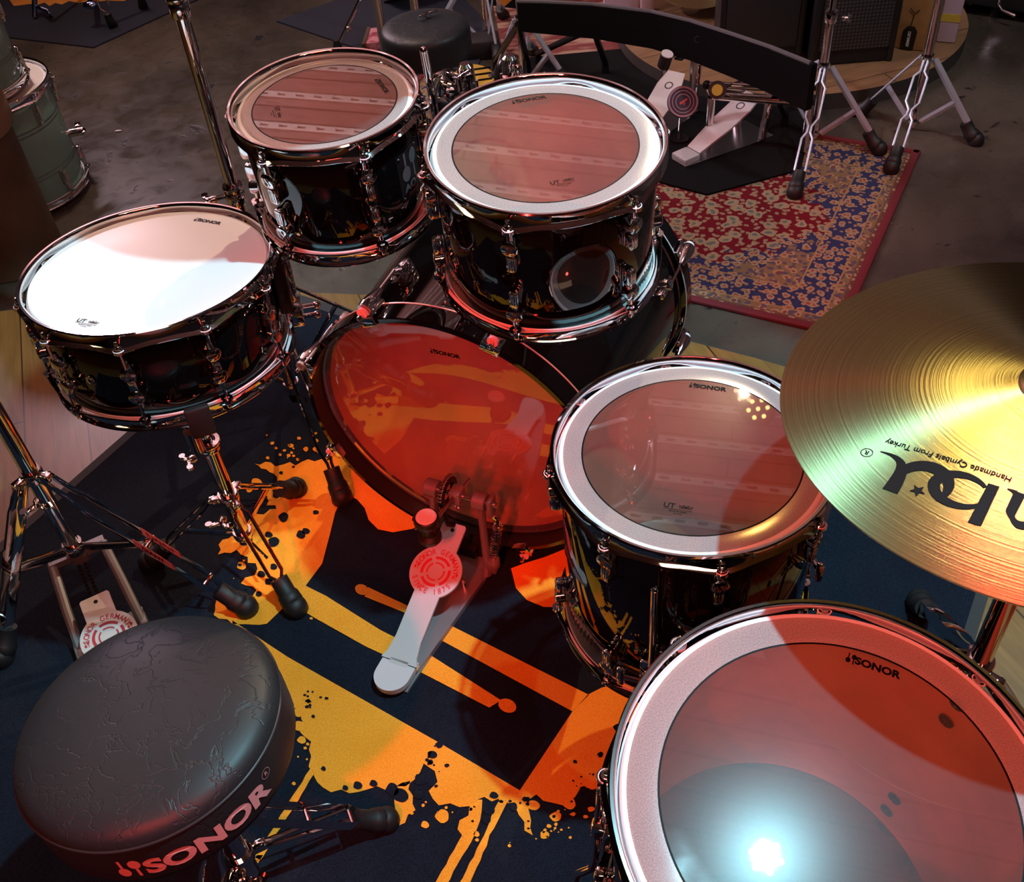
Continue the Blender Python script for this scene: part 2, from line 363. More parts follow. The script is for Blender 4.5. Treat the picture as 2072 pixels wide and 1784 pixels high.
def mallets(mb, h, mt, fn, cx=0., cy=0., ang=0.):
    'two drum mallets, one head down and one head up'
    def g(x, y):
        return fn(cx+x*cos(ang)-y*sin(ang), cy+x*sin(ang)+y*cos(ang))
    w = h*.05
    for sx, sg in ((-.22, -1), (.22, 1)):
        mb.flat([(sx*h-w, -sg*.06*h-.44*h*0), (sx*h+w, -sg*.06*h), (sx*h+w, -sg*.5*h), (sx*h-w, -sg*.5*h)], mt, g)
        mb.flat(ellipse(sx*h, sg*.2*h, .2*h, .25*h), mt, g)
# ---------------------------------------------------------------- drums (built in their own frame: z = batter normal, z 0 = batter head)
def lug_mb(style, up=1, key='chrome'):
    'a casting on the shell: x outward, z up; rod comes in at z = 0 from +z*up'
    b = MB(); u = up
    if style == 'disc':
        RY = MX.Rotation(pi/2, 4, 'Y')
        b.lathe([(0, .004), (.0095, .004), (.0115, .006), (.0122, .016), (.0118, .0185), (.0098, .020), (0, .0205)], key, 22, RY)
        b.box((.0105, 0, -u*.026), (.015, .0135, .028), key, bev=.0035)
        for k in (-1, 0, 1): b.box((.0182, k*.0034, -u*.026), (.0012, .0012, .019), key, bev=.0004)
        b.cyl((.0125, 0, u*.004), (.0125, 0, u*.022), .0052, key, 12, .0042)
        b.box((.003, 0, -u*.016), (.006, .012, .046), key, bev=.002)
    elif style == 'square':
        b.box((.009, 0, -u*.02), (.014, .017, .05), key, bev=.004)
        b.cyl((.013, 0, -u*.03), (.013, 0, u*.016), .0065, key, 12)
    return b
def emblem_mb(up=1):
    b = MB(); f = lambda x, y: V((.0207, x, y))
    mallets(b, .013, 'grey_ink', f, ang=0.35); return b
def hoop_fr(lugs, amp, width=rad(9)):
    def fr(r, z, a):
        if z > -.0085 and z < .006: return r, z
        if z >= .006: return r, z
        d = min(abs((a-q+pi) % (2*pi)-pi) for q in lugs); e = math.exp(-(d/width)**2)
        return r+amp*e, z+.003*(1-e)
    return fr
def hoop_mb(R, lugs, sgn=1, z0=0., key='chrome', rods=True):
    'triple flanged steel hoop; SGN -1 is the bottom hoop'
    b = MB()
    out = [(R+.0115, -.0165), (R+.0085, -.0142), (R+.0052, -.0128), (R+.0042, -.009), (R+.0042, .004), (R+.0048, .008), (R+.007, .0105), (R+.0102, .0108), (R+.0118, .0088), (R+.0108, .0072), (R+.0085, .0082), (R+.0068, .0068), (R+.0064, .003), (R+.0064, -.0085), (R+.0072, -.0108), (R+.0095, -.0124), (R+.0125, -.0148)]
    T = MX.Translation((0, 0, z0)) @ (MX() if sgn > 0 else MX.Rotation(pi, 4, 'X'))
    lg = lugs if sgn > 0 else [-q for q in lugs]
    b.lathe(out, key, 120, T, closed=True, fr=hoop_fr(lg, .0065))
    for q in lg:
        b.lathe([(.0036, -.0022), (.0088, -.0022), (.0088, .0022), (.0036, .0022)], key, 16, T @ MX.Rotation(q, 4, 'Z') @ MX.Translation((R+.0145, 0, -.0148)), closed=True)
    return b
def rod_mb(L, sgn=1, washer='nylon', key='chrome'):
    'tension rod: head at z .006, washer, shaft down to z = -L'
    b = MB(); s = sgn
    b.box((0, 0, s*.0065), (.0058, .0058, .010), key, bev=.0012)
    b.lathe([(0, s*.0015), (.0058, s*.0015), (.0058, -s*.0008), (.0072, -s*.0022), (.0072, -s*.0036), (0, -s*.0036)], key, 14)
    b.cyl((0, 0, -s*.002), (0, 0, -s*L), .0026, key, 10)
    return b
def washer_mb(sgn=1):
    return MB().lathe([(.003, -sgn*.0028), (.0082, -sgn*.0028), (.0082, -sgn*.0062), (.003, -sgn*.0062)], 'nylon', 16, closed=True)
def screw_mb():
    b = MB(); RY = MX.Rotation(-pi/2, 4, 'Y')
    b.lathe([(0, .0035), (.004, .0035), (.0045, .0018), (.0085, .0015), (.009, 0), (0, 0)], 'screw', 16, RY)
    b.box((-.0038, 0, 0), (.0006, .0015, .006), 'chrome_dull')
    return b
def head_mb(R, ring=None, mats=('film', 'film_ring')):
    b = MB()
    if ring:
        b.lathe([(0, 0), (ring*.5, 0), (ring, 0)], mats[0], 96)
        b.lathe([(ring, 0), (ring+.0021, 0)], 'ink', 96)
        b.lathe([(ring+.0021, 0), (R-.006, 0)], mats[1], 96)
    else:
        b.lathe([(0, 0), (R*.5, 0), (R-.006, 0)], mats[0], 96)
    b.lathe([(R-.006, 0), (R-.0015, -.0008), (R+.0005, -.003), (R+.0012, -.009), (R+.0036, -.0098), (R+.0036, -.0128), (R+.0004, -.0128)], 'film_edge', 96)
    return b
def drum_logo(b, R, ang, r, h, ring_scale=1., mt='ink'):
    'mallets and SONOR printed on the head at polar ANG, R; reads with its feet to the drum centre turned by ANG'
    e1 = V((sin(ang), -cos(ang), 0)); e2 = V((cos(ang), sin(ang), 0)); o = e2*r
    f = lambda x, y: o+e1*x+e2*y+V((0, 0, .0005))
    put_text(b, 'SONOR', h*1.25, mt, lambda x, y: f(x+h*.75, y), h*.06, 1.12)
    mallets(b, h*1.35, mt, f, -h*2.15, 0.)
def maker_logo(b, ang, r, h, turn=0., mt='ink'):
    e1 = V((sin(ang), -cos(ang), 0)); e2 = V((cos(ang), sin(ang), 0)); o = e2*r
    if turn:
        e1 = MX.Rotation(turn, 3, 'Z') @ e1; e2 = MX.Rotation(turn, 3, 'Z') @ e2
    f = lambda x, y: o+e1*x+e2*y+V((0, 0, .0005))
    put_text(b, 'UT', h*1.0, mt, lambda x, y: f(x-h*1.1, y+h*.35), h*.02)
    cr = [(.0, .3), (2.2, .3), (2.35, 1.0), (1.75, .8), (1.5, 1.2), (1.1, .8), (.7, 1.2), (.45, .8), (-.15, 1.0)]
    cr2 = [(.12, .4), (2.08, .4), (2.2, .86), (1.72, .68), (1.5, 1.0), (1.1, .66), (.7, 1.0), (.47, .68), (0, .86)]
    g = lambda x, y: f(x*h*.62+h*.05, y*h*.62-h*.05)
    for i in range(9):
        j = (i+1) % 9; b.add([g(*cr[i]), g(*cr[j]), g(*cr2[j]), g(*cr2[i])], [(0, 1, 2, 3)], mt)
    put_text(b, 'REMO', h*.36, mt, lambda x, y: f(x+h*.72, y+h*.33), h*.012, 1.05)
    b.flat([(-h*1.7, -.12*h), (h*1.5, -.12*h), (h*1.5, -.18*h), (-h*1.7, -.18*h)], mt, f)
    put_text(b, 'MADE BY REMO', h*.28, mt, lambda x, y: f(x, y-h*.42), h*.004)
    put_text(b, 'IN CHINA', h*.22, mt, lambda x, y: f(x, y-h*.74), h*.004)
def cyl_map(R, a0, z0, lift=.0006):
    'x along the shell, y up'
    return lambda x, y: V(((R+lift)*cos(a0+x/R), (R+lift)*sin(a0+x/R), z0+y))
def badge_mb(R, a0, z0, h=.075, w=.052):
    b = MB(); f0 = cyl_map(R, a0, z0, .0008); n = 8
    for i in range(n):
        x0 = -w/2+w*i/n; x1 = x0+w/n
        b.add([f0(x0, -h/2), f0(x1, -h/2), f0(x1, h/2), f0(x0, h/2)], [(0, 1, 2, 3)], 'badge')
    f = cyl_map(R, a0, z0, .0014)
    mallets(b, h*.62, 'badge_print', f, 0, h*.16)
    put_text(b, 'AQ1', h*.2, 'badge_print', lambda x, y: f(x, y-h*.24), .0006, 1.25)
    put_text(b, 'SONOR', h*.085, 'badge_print', lambda x, y: f(x, y-h*.4), .0002, 1.15)
    for sx in (-1, 1):
        for sy in (-1, 1):
            T = MX.Translation(cyl_map(R, a0+sx*(w/2-.005)/R, z0+sy*(h/2-.006), .0)(0, 0)) @ MX.Rotation(a0, 4, 'Z') @ MX.Rotation(pi/2, 4, 'Y')
            b.lathe([(.0022, 0), (.002, .0022), (0, .0026)], 'chrome', 8, T)
    return b
def make_drum(name, label, cat, R, depth, centre, n, lug_deg, mats=None, ring=None, lug_style='disc', logo=None, maker=None, group=None,
              snare=False, shell='black_lacquer', bottom=True, badge=None, emblem=True, lugz=.044, inside=True, stripes=None):
    Rf = frame_n(n); c = V(centre); nn = V(n).normalized()
    t = thing(name, label, cat, c-nn*(depth+.014), Rf, group)
    UP = MX.Translation((0, 0, depth+.014))       # local frame of the parts: batter head at this height
    lugs = [rad(a) for a in lug_deg]
    def part(nm, mb, par=t):
        o = mb.build(nm, par, world=False)
        if par is t: o.matrix_local = UP
        return o
    sh = MB(); Ro = R-.0012
    sh.lathe([(R-.008, -depth+.002), (Ro-.002, -depth+.001), (Ro, -depth+.004), (Ro, -.004), (Ro-.002, -.001)], shell, 120)
    sh.lathe([(Ro-.002, -.001), (R-.006, -.0015), (R-.008, -.004), (R-.0085, -depth*.5), (R-.008, -depth+.002)], 'wood_in', 96)
    if stripes:
        for (za, zb) in stripes: sh.lathe([(Ro+.0003, za), (Ro+.0003, zb)], 'mint_stripe', 96)
    s = part('shell', sh)
    hm = head_mb(R, ring, mats or ('film', 'film_ring'))
    if logo: drum_logo(hm, R, rad(logo[0]), logo[1], logo[2], mt=logo[3] if len(logo) > 3 else 'ink')
    if maker: maker_logo(hm, rad(maker[0]), maker[1], maker[2], maker[3] if len(maker) > 3 else pi)
    part('batter_head', hm)
    part('hoop', hoop_mb(R, lugs))
    if bottom:
        bh = MB().lathe([(0, 0), (R*.5, 0), (R-.006, 0)], 'dark_film' if ring else 'film', 64)
        bh.lathe([(R-.006, 0), (R+.0005, .003), (R+.0012, .009), (R+.0036, .0098), (R+.0036, .0128)], 'film_edge', 64)
        o = part('resonant_head', bh); o.matrix_local = UP @ MX.Translation((0, 0, -depth))
        part('hoop', hoop_mb(R, lugs, -1, -depth))
    # lugs, rods: one of each, then copies
    zr = -.010; lz = -lugz
    tops = [(1, 0)]+([(-1, -depth)] if bottom else [])
    if lug_style == 'tube':
        lb = MB(); RY = MX.Rotation(pi/2, 4, 'Y')
        for q in (1, -1):
            lb.lathe([(0, .003), (.009, .003), (.0115, .0055), (.012, .016), (.0115, .0185), (.0095, .0198), (0, .0202)], 'chrome', 20, MX.Translation((0, 0, q*.020)) @ RY)
            lb.cyl((.0135, 0, q*.024), (.0135, 0, q*.040), .005, 'chrome', 12, .004)
        lb.box((.0125, 0, 0), (.010, .0125, .03), 'chrome', bev=.002)
        L0 = lb.build('lug', t, world=False); 
        if emblem:
            for q in (1, -1):
                e = emblem_mb().build('emblem', L0, world=False); e.matrix_local = MX.Translation((0, 0, q*.020)) 
        if inside: screw_mb().build('screw', L0, world=False).matrix_local = MX.Translation((-.0078, 0, .0))
        mid = -depth/2
        for i, a in enumerate(lugs):
            T = UP @ MX.Rotation(a, 4, 'Z') @ MX.Translation((Ro-.001, 0, mid))
            if i == 0: L0.matrix_local = T
            else: dup(L0, t, T)
        protos = {}
        for sg, z in tops:
            rd = rod_mb(depth/2-.034, sg).build('tension_rod', t, world=False)
            washer_mb(sg).build('washer', rd, world=False)
            for i, a in enumerate(lugs):
                T = UP @ MX.Rotation(a, 4, 'Z') @ MX.Translation((R+.0145, 0, z-sg*.0095))
                if i == 0: rd.matrix_local = T
                else: dup(rd, t, T)
    else:
        for sg, z in tops:
            L0 = lug_mb(lug_style, sg).build('lug', t, world=False)
            if emblem: emblem_mb(sg).build('emblem', L0, world=False)
            if inside:
                s1 = screw_mb().build('screw', L0, world=False); s1.matrix_local = MX.Translation((-.0078, 0, sg*.004))
                dup(s1, L0, MX.Translation((-.0078, 0, -sg*.036)))
            rd = rod_mb(lugz-.008, sg).build('tension_rod', t, world=False)
            washer_mb(sg).build('washer', rd, world=False)
            for i, a in enumerate(lugs):
                T = UP @ MX.Rotation(a, 4, 'Z') @ MX.Translation((Ro-.001, 0, z-sg*lugz))
                T2 = UP @ MX.Rotation(a, 4, 'Z') @ MX.Translation((R+.0135, 0, z-sg*.0095))
                if i == 0: L0.matrix_local = T; rd.matrix_local = T2
                else: dup(L0, t, T); dup(rd, t, T2)
    if badge:
        o = part('badge', badge_mb(Ro, rad(badge[0]), badge[1], *badge[2:]))
    return t, UP
def tripod_bracket(t, UP, R, a, z, leg_top, leg_bot, leg_r=.0052, name='leg'):
    'floor tom leg in its cast bracket'
    A = MX.Rotation(a, 4, 'Z')
    b = MB(); b.box((R+.006, 0, z), (.014, .040, .060), 'chrome', bev=.005)
    b.box((R+.018, 0, z), (.022, .026, .036), 'chrome', bev=.006)
    b.cyl((R+.022, -.006, z), (R+.022, -.038, z), .005, 'chrome', 12)
    b.box((R+.022, -.043, z), (.010, .012, .040), 'chrome', bev=.004)
    o = b.build('leg_bracket', t, world=False); o.matrix_local = UP @ A
    l = MB(); x = R+.022
    l.tube([(x, 0, leg_top), (x, 0, z), (x, 0, z-.12), (x+.004, 0, z-.16), (x+.022, 0, z-.20), (x+.034, 0, leg_bot+.03), (x+.036, 0, leg_bot+.012)], leg_r, 'chrome', 12)
    l.sphere((x, 0, leg_top), leg_r, 'chrome', 10)
    o = l.build(name, t, world=False); o.matrix_local = UP @ A
    f = MB(); f.lathe([(0, 0), (.011, .0), (.0125, .006), (.0105, .03), (.007, .042), (0, .042)], 'rubber', 16, MX.Translation((x+.036, 0, leg_bot)))
    f.build('rubber_foot', o, world=False)
# the five drums of the kit on the carpet; sizes in metres (10, 12, 14, 16 and 14 inches)
RA = lambda start, k: [start+360/k*i for i in range(k)]
small_tom, UPd = make_drum('rack_tom', 'smaller black rack tom, left of the other, orange wood showing through its clear head', 'drum', .127, .178, (-.218, 1.411, .929), (-.0035, -.076, 1), RA(-66, 6),
    ring=.1035, logo=(21, .088, .0075), maker=(-168, .070, .0095), badge=(-29, -.088, .078, .056))
large_tom, UPc = make_drum('rack_tom', 'larger black rack tom with pinkish clear head, mounted over the bass drum', 'drum', .1524, .203, (.0846, 1.258, .911), (.009, -.097, 1), RA(8, 6),
    ring=.1242, logo=(97, .113, .0083), maker=(-80, .088, .0098))
floor_tom, UPa = make_drum('floor_tom', 'black floor tom standing right of the bass drum, half under the cymbal', 'drum', .1778, .330, (.2373, .9559, .606), (.0016, -.0012, 1), RA(-90, 8),
    ring=.145, logo=(70, .1325, .0088), maker=(-110, .104, .0115))
big_tom, UPb = make_drum('floor_tom', 'largest black floor tom in the front right corner, a bright lamp mirrored in its head', 'drum', .2032, .381, (.2695, .434, .656), (.031, -.099, 1), RA(32, 8),
    ring=.1656, logo=(61.5, .153, .0092), maker=(-100, .13, .0115))
snare_drum, UPs = make_drum('snare_drum', 'black snare drum with a white head on a chrome stand', 'drum', .1778, .1524, (-.5187, 1.329, .736), (.013, .06, 1), RA(-92, 10),
    mats=('white_film', 'white_film'), logo=(63.5, .149, .0085), maker=(-113.5, .149, .0112), lug_style='tube', inside=False)
# air vent on the snare shell, strainer at its right, butt plate at its left
b = MB(); b.lathe([(.003, .001), (.0075, .001), (.007, .003), (.003, .0035)], 'chrome', 18, MX.Rotation(rad(-115), 4, 'Z') @ MX.Translation((.1768, 0, -.080)) @ MX.Rotation(pi/2, 4, 'Y'))
o = b.build('air_vent', snare_drum, world=False); o.matrix_local = UPs
b = MB(); A = MX.Rotation(rad(8), 4, 'Z')
b.box((.187, 0, -.060), (.020, .052, .088), 'black_metal', A, .004)
b.box((.200, -.012, -.050), (.010, .014, .078), 'chrome', A, .003); b.box((.200, .012, -.050), (.010, .014, .078), 'chrome', A, .003)
for k in range(5): b.box((.204, 0, -.03-.011*k), (.006, .034, .004), 'chrome', A, .001)
b.box((.196, 0, -.118), (.026, .046, .030), 'chrome', A, .003)
b.cyl(A @ V((.209, -.014, -.120)), A @ V((.232, -.014, -.120)), .0045, 'chrome', 10); b.cyl(A @ V((.209, .014, -.120)), A @ V((.232, .014, -.120)), .0045, 'chrome', 10)
b.sphere(A @ V((.232, -.014, -.12)), .0065, 'chrome', 10); b.sphere(A @ V((.232, .014, -.12)), .0065, 'chrome', 10)
o = b.build('snare_strainer', snare_drum, world=False); o.matrix_local = UPs
b = MB(); b.cyl(A @ V((.204, 0, -.02)), A @ V((.222, 0, .024)), .004, 'chrome', 10); b.sphere(A @ V((.222, 0, .026)), .007, 'black_plastic', 10)
o = b.build('throw_lever', snare_drum, world=False); o.matrix_local = UPs
b = MB(); A = MX.Rotation(rad(176), 4, 'Z'); b.box((.186, 0, -.085), (.018, .046, .040), 'chrome', A, .004)
b.cyl(A @ V((.198, -.013, -.085)), A @ V((.206, -.013, -.085)), .004, 'chrome', 10); b.cyl(A @ V((.198, .013, -.085)), A @ V((.206, .013, -.085)), .004, 'chrome', 10)
o = b.build('butt_plate', snare_drum, world=False); o.matrix_local = UPs
# legs of the floor toms
for k, a in enumerate((-113.5, 6, 126)): tripod_bracket(floor_tom, UPa, .1766, rad(a), -.262, -.05, -.6015)
for k, a in enumerate((-75, 45, 158)): tripod_bracket(big_tom, UPb, .202, rad(a), -.245, -.14, -.651)
# ---------------------------------------------------------------- bass drum, lying; local z = out of the batter head
bn = V((cos(-2.0477), sin(-2.0477), -.0586)).normalized()
bx = V((0, 0, 1)).cross(bn).normalized(); by = bn.cross(bx)
BR = MX((bx, by, bn)).transposed(); BC = V((-.110, 1.324, .3062))
BDEP = .523
bass = thing('bass_drum', 'big black bass drum lying on its side behind the pedal, clear batter head glowing red', 'drum', BC, BR)
def bpart(nm, mb, par=bass): return mb.build(nm, par, world=False)
b = MB()
b.lathe([(.268, -.043), (.2785, -.043), (.2785, -.480), (.268, -.480)], 'black_lacquer', 120)
b.lathe([(.268, -.480), (.2695, -.26), (.268, -.043)], 'wood_in', 96)
bpart('shell', b)
for z0, z1, q in ((0, -.040, -.0385), (-BDEP, -.483, -.4845)):
    b = MB(); b.lathe([(.2815, z0*1.0), (.2895, z0), (.2915, z0-.0022*(1 if z0 > -.1 else -1)), (.2915, z1), (.2815, z1)], 'black_lacquer', 144)
    b.lathe([(.2815, z1), (.2812, z0)], 'black_plastic', 144)
    b.lathe([(.2905, q), (.2922, q), (.2922, q-.0028), (.2905, q-.0028)], 'hoop_glint', 144, closed=True)
    bpart('wooden_hoop', b)
b = MB(); b.lathe([(0, -.034), (.14, -.034), (.274, -.034)], 'bd_film', 96)
b.lathe([(.274, -.034), (.279, -.0348), (.2803, -.037), (.2805, -.043)], 'bd_film', 96)
fl = lambda x, y: V((x, y, -.0334))
def bl(x, y, s=.0): return fl(-.0+x, .195+y)
put_text(b, 'SONOR', .0118, 'ink', lambda x, y: bl(x+.008, y), .0006, 1.12); mallets(b, .0125, 'ink', bl, -.0195, 0)
bpart('batter_head', b)
b = MB(); b.lathe([(0, -.502), (.14, -.502), (.274, -.502), (.2795, -.498), (.280, -.482)], 'dark_film', 64)
bpart('resonant_head', b)
BA = [rad(22.5+45*k) for k in range(8)]
def claw_mb():
    c = MB()   # x outward from the drum axis, z along the drum
    c.box((.2975, 0, -.020), (.009, .034, .046), 'chrome', bev=.003); c.box((.2885, 0, .0026), (.018, .034, .005), 'chrome', bev=.002)
    c.box((.2815, 0, -.003), (.004, .030, .014), 'chrome', bev=.0015)
    c.lathe([(0, 0), (.013, .0), (.0145, .010), (.012, .028), (.0075, .046), (.0055, .055), (0, .055)], 'chrome', 18, MX.Translation((.306, 0, -.006)) @ MX.Rotation(pi, 4, 'X'))
    return c
def bd_rod(s=1):
    c = MB(); c.cyl((.306, 0, .012*s), (.306, 0, -.115*s), .0032, 'chrome', 10); c.box((.306, 0, .012*s), (.006, .006, .010), 'chrome', bev=.0012)
    return c
def bd_lug():
    return lug_mb('disc', -1)
cl = claw_mb(); nyl = MB().lathe([(.0035, .002), (.0095, .002), (.0095, -.004), (.0035, -.004)], 'nylon', 16, MX.Translation((.306, 0, .001)), closed=True)
for side in (1, -1):
    FLP = MX() if side > 0 else MX.Translation((0, 0, -BDEP)) @ MX.Rotation(pi, 4, 'X')
    c0 = r0 = l0 = None
    for a in BA:
        T = FLP @ MX.Rotation(a if side > 0 else -a, 4, 'Z')
        if c0 is None:
            c0 = bpart('claw_hook', cl); c0.matrix_local = T
            n0 = nyl.build('washer', c0, world=False)
            r0 = bpart('tension_rod', bd_rod()); r0.matrix_local = T
            l0 = bpart('lug', lug_mb('disc', -1)); e0 = emblem_mb(-1).build('emblem', l0, world=False)
            s0 = screw_mb().build('screw', l0, world=False); s0.matrix_local = MX.Translation((-.0105, 0, 0)); s2 = dup(s0, l0, MX.Translation((-.0105, 0, -.030)))
            l0.matrix_local = T @ MX.Translation((.2785, 0, -.118)) @ MX.Rotation(pi, 4, 'X') @ MX.Scale(1.35, 4, V((1, 0, 0)))
        else:
            dup(c0, bass, T); dup(r0, bass, T); dup(l0, bass, T @ MX.Translation((.2785, 0, -.118)) @ MX.Rotation(pi, 4, 'X') @ MX.Scale(1.35, 4, V((1, 0, 0))))
# badge near the batter edge, a little right of the top
b = MB(); tmp = badge_mb(.2785, 0, 0, .088, .066)
for p in tmp.v:
    pass
b = MB(); b.v = [MX.Rotation(rad(84), 4, 'Z') @ MX.Translation((0, 0, -.105)) @ p for p in tmp.v]; b.f = tmp.f; b.mi = tmp.mi; b.mats = tmp.mats
bpart('badge', b)
# spurs
for a, s in ((rad(-25), 1), (rad(205), -1)):
    b = MB(); A = MX.Rotation(a, 4, 'Z'); b.box((.285, 0, -.40), (.016, .05, .06), 'chrome', A, .005)
    b.cyl(A @ V((.285, 0, -.40)), A @ V((.312, 0, -.40)), .011, 'chrome', 16)
    p0 = A @ V((.304, 0, -.40)); w = BR @ p0+BC; w1 = V((w.x, w.y, .012)) + V((bx.x*s*.15, bx.y*s*.15, 0)) - V((bn.x, bn.y, 0))*.10
    p1 = BR.transposed() @ (w1-BC)
    b.cyl(p0, p1, .0055, 'chrome', 12)
    o = bpart('spur', b)
    f = MB(); d = (p1-p0).normalized(); f.cyl(p1-d*.022, p1, .010, 'rubber', 14, .006); f.build('rubber_tip', o, world=False)
# tom mount standing on top of the shell
b = MB(); q = V((0, .279, -.245))
b.box(q+V((0, .004, 0)), (.07, .012, .085), 'chrome', bev=.004); b.box(q+V((0, .022, 0)), (.052, .030, .06), 'chrome', bev=.008)
b.cyl(q+V((-.030, .022, .02)), q+V((-.062, .022, .02)), .006, 'chrome', 12); b.box(q+V((-.068, .022, .02)), (.010, .044, .014), 'chrome', bev=.004)
bpart('mount_base', b)
# double tom holder: two posts on the mount, each with a clamp and an L rod
holder = thing('tom_holder', 'chrome double tom holder rising from the bass drum between the two rack toms', 'tom holder', BR @ (q+V((0, .03, 0)))+BC)
PL = V((-.013, 1.50, .896)); PR = V((.056, 1.505, .90)); hb = BR @ (q+V((0, .03, 0)))+BC
for P, nm in ((PL, 'post'), (PR, 'post')):
    b = MB(); f0 = V((P.x, P.y, hb.z+.03)); b.tube([hb+V((0, 0, -.02)), hb+V((0, 0, .015)), f0, f0+V((0, 0, .05)), P+V((0, 0, -.012))], .0125, 'chrome', 16)
    b.lathe([(0, .030), (.008, .030), (.0125, .026), (.0145, 0), (.017, -.02), (.0175, -.04), (.0145, -.046), (.0125, -.06)], 'chrome', 20, MX.Translation(P))
    for k in range(8):
        a = 2*pi*k/8; b.box((.0155, 0, -.012), (.004, .0035, .030), 'chrome', MX.Translation(P) @ MX.Rotation(a, 4, 'Z'), .001)
    b.build('post', holder)
def clamp(P, Q, rod_top, rod_bot, big=1.0):
    'hinged ratchet clamp from post P to an upright rod through Q'
    b = MB(); d = (Q-P); T = MX.Translation(P+d*.55) @ d.to_track_quat('X', 'Z').to_matrix().to_4x4()
    b.cyl(P+V((0, 0, -.045)), P+d*.9+V((0, 0, -.01)), .008, 'chrome', 12)
    RX = MX.Rotation(pi/2, 4, 'X')
    for s in (-1, 1): b.lathe([(0, 0), (.019, 0), (.022, .003), (.022, .010), (.017, .014), (0, .015)], 'chrome', 22, T @ MX.Translation((0, s*.001, 0)) @ (RX if s < 0 else MX.Rotation(-pi/2, 4, 'X')))
    for k in range(12): b.box((.021, 0, 0), (.004, .022, .003), 'chrome', T @ MX.Rotation(2*pi*k/12, 4, 'Y'), .0008)
    b.box((.012, 0, -.024), (.030, .034, .022), 'black_metal', T, .004)
    b.box((-.006, -.024, .014), (.034, .010, .014), 'chrome', T, .004)
    o = b.build('ratchet_clamp', holder)
    l = MB(); l.tube([rod_top, rod_bot], .0058, 'chrome', 12); l.sphere(rod_top, .0062, 'chrome', 10)
    dirn = (rod_bot-rod_top).normalized(); side = (P-rod_top); side = (side-dirn*side.dot(dirn)).normalized()
    l.tube([rod_top+dirn*.07, rod_top+dirn*.06+side*.02, Q], .0058, 'chrome', 10)
    l.build('rod', holder)
    w = MB(); c = P+d*.6+V((.012, -.020, .018))
    for s in (-1, 1): w.box((s*.014, 0, .003), (.022, .006, .012), 'chrome', MX.Translation(c) @ MX.Rotation(s*-.5, 4, 'Y'), .002)
    w.cyl(c+V((0, 0, -.012)), c+V((0, 0, .008)), .006, 'chrome', 12); w.build('wing_nut', holder)
clamp(PL, V((-.052, 1.452, .905)), V((-.066, 1.392, .998)), V((-.058, 1.415, .800)))
clamp(PR, V((.085, 1.44, .88)), V((.064, 1.452, .932)), V((.082, 1.438, .76)))
# receiver brackets on the tom shells
b = MB(); A = MX.Rotation(rad(2), 4, 'Z'); b.box((.131, 0, -.085), (.012, .040, .070), 'chrome', A, .004); b.box((.147, 0, -.085), (.024, .026, .030), 'chrome', A, .005)
b.cyl(A @ V((.147, -.012, -.085)), A @ V((.147, -.036, -.085)), .005, 'chrome', 10); b.box((.147, -.040, -.085), (.008, .010, .030), 'chrome', A, .003)
o = b.build('mount_bracket', small_tom, world=False); o.matrix_local = UPd
b = MB(); A = MX.Rotation(rad(93), 4, 'Z'); b.box((.156, 0, -.085), (.012, .040, .070), 'chrome', A, .004); b.box((.171, 0, -.085), (.022, .026, .030), 'chrome', A, .005)
o = b.build('mount_bracket', large_tom, world=False); o.matrix_local = UPc
# ---------------------------------------------------------------- pedals
def arc_text(b, s, size, r, a_mid, mt, fn, flip=False, bold=0, sx=.85):
    'letters one by one along a circle'
    adv = size*.72*sx; n = len(s)
    for i, ch in enumerate(s):
        if ch == ' ': continue
        off = (i-(n-1)/2)*adv/r
        a = a_mid-off if not flip else a_mid+off
        vs, fs = text_geo(ch, size, bold, sx)
        ca, sa = cos(a), sin(a); k = 1 if not flip else -1
        b.add([fn(r*ca+(x*sa+y*ca)*k, r*sa+(-x*ca+y*sa)*k) for x, y in vs], fs, mt)
def target_print(b, fn, r):
    arc_text(b, 'SONOR GERMANY', r*.30, r*.80, rad(90), 'red_ink', fn, bold=r*.006)
    arc_text(b, 'SINCE 1875', r*.30, r*.80, rad(-90), 'red_ink', fn, flip=True, bold=r*.006)
    for a in (rad(178), rad(2)): mallets(b, r*.24, 'red_ink', fn, r*.80*cos(a), r*.80*sin(a))
    for r0, r1, w in ((.49, .60, 4), (.31, .37, 4)):
        for k in range(w):
            a0 = 2*pi*k/w+.14+ .5; a1 = 2*pi*(k+1)/w-.14+.5; n = 12
            for i in range(n):
                u, v = a0+(a1-a0)*i/n, a0+(a1-a0)*(i+1)/n
                b.add([fn(r*r0*cos(u), r*r0*sin(u)), fn(r*r1*cos(u), r*r1*sin(u)), fn(r*r1*cos(v), r*r1*sin(v)), fn(r*r0*cos(v), r*r0*sin(v))], [(0, 1, 2, 3)], 'red_ink')
def disc_board(hw, L0, L1, rc, yc, R):
    'outline of a pedal board: narrow plate from y L0 to L1 with a round disc R at yc, x half width hw (tail) and hn (neck)'
    pts = []
    th = math.asin(hw/R); tn = math.asin(rc/R)
    pts += [(-hw*1.42, L0), (-hw*1.15, L0+.015), (-hw, L0+.045)]
    for i in range(25):
        a = -pi/2-th-(2*pi-2*th-0)*0
        break
    n = 22
    a0 = -pi/2-th; a1 = -3*pi/2+tn
    for i in range(n+1):
        a = a0+(a1-a0)*i/n; pts.append((R*cos(a), yc+R*sin(a)))
    pts += [(-rc, L1-.004), (-rc+.003, L1), (rc-.003, L1), (rc, L1-.004)]
    a0 = pi/2-tn; a1 = -pi/2+th
    for i in range(n+1):
        a = a0+(a1-a0)*i/n; pts.append((R*cos(a), yc+R*sin(a)))
    pts += [(hw, L0+.045), (hw*1.15, L0+.015), (hw*1.42, L0)]
    return pts
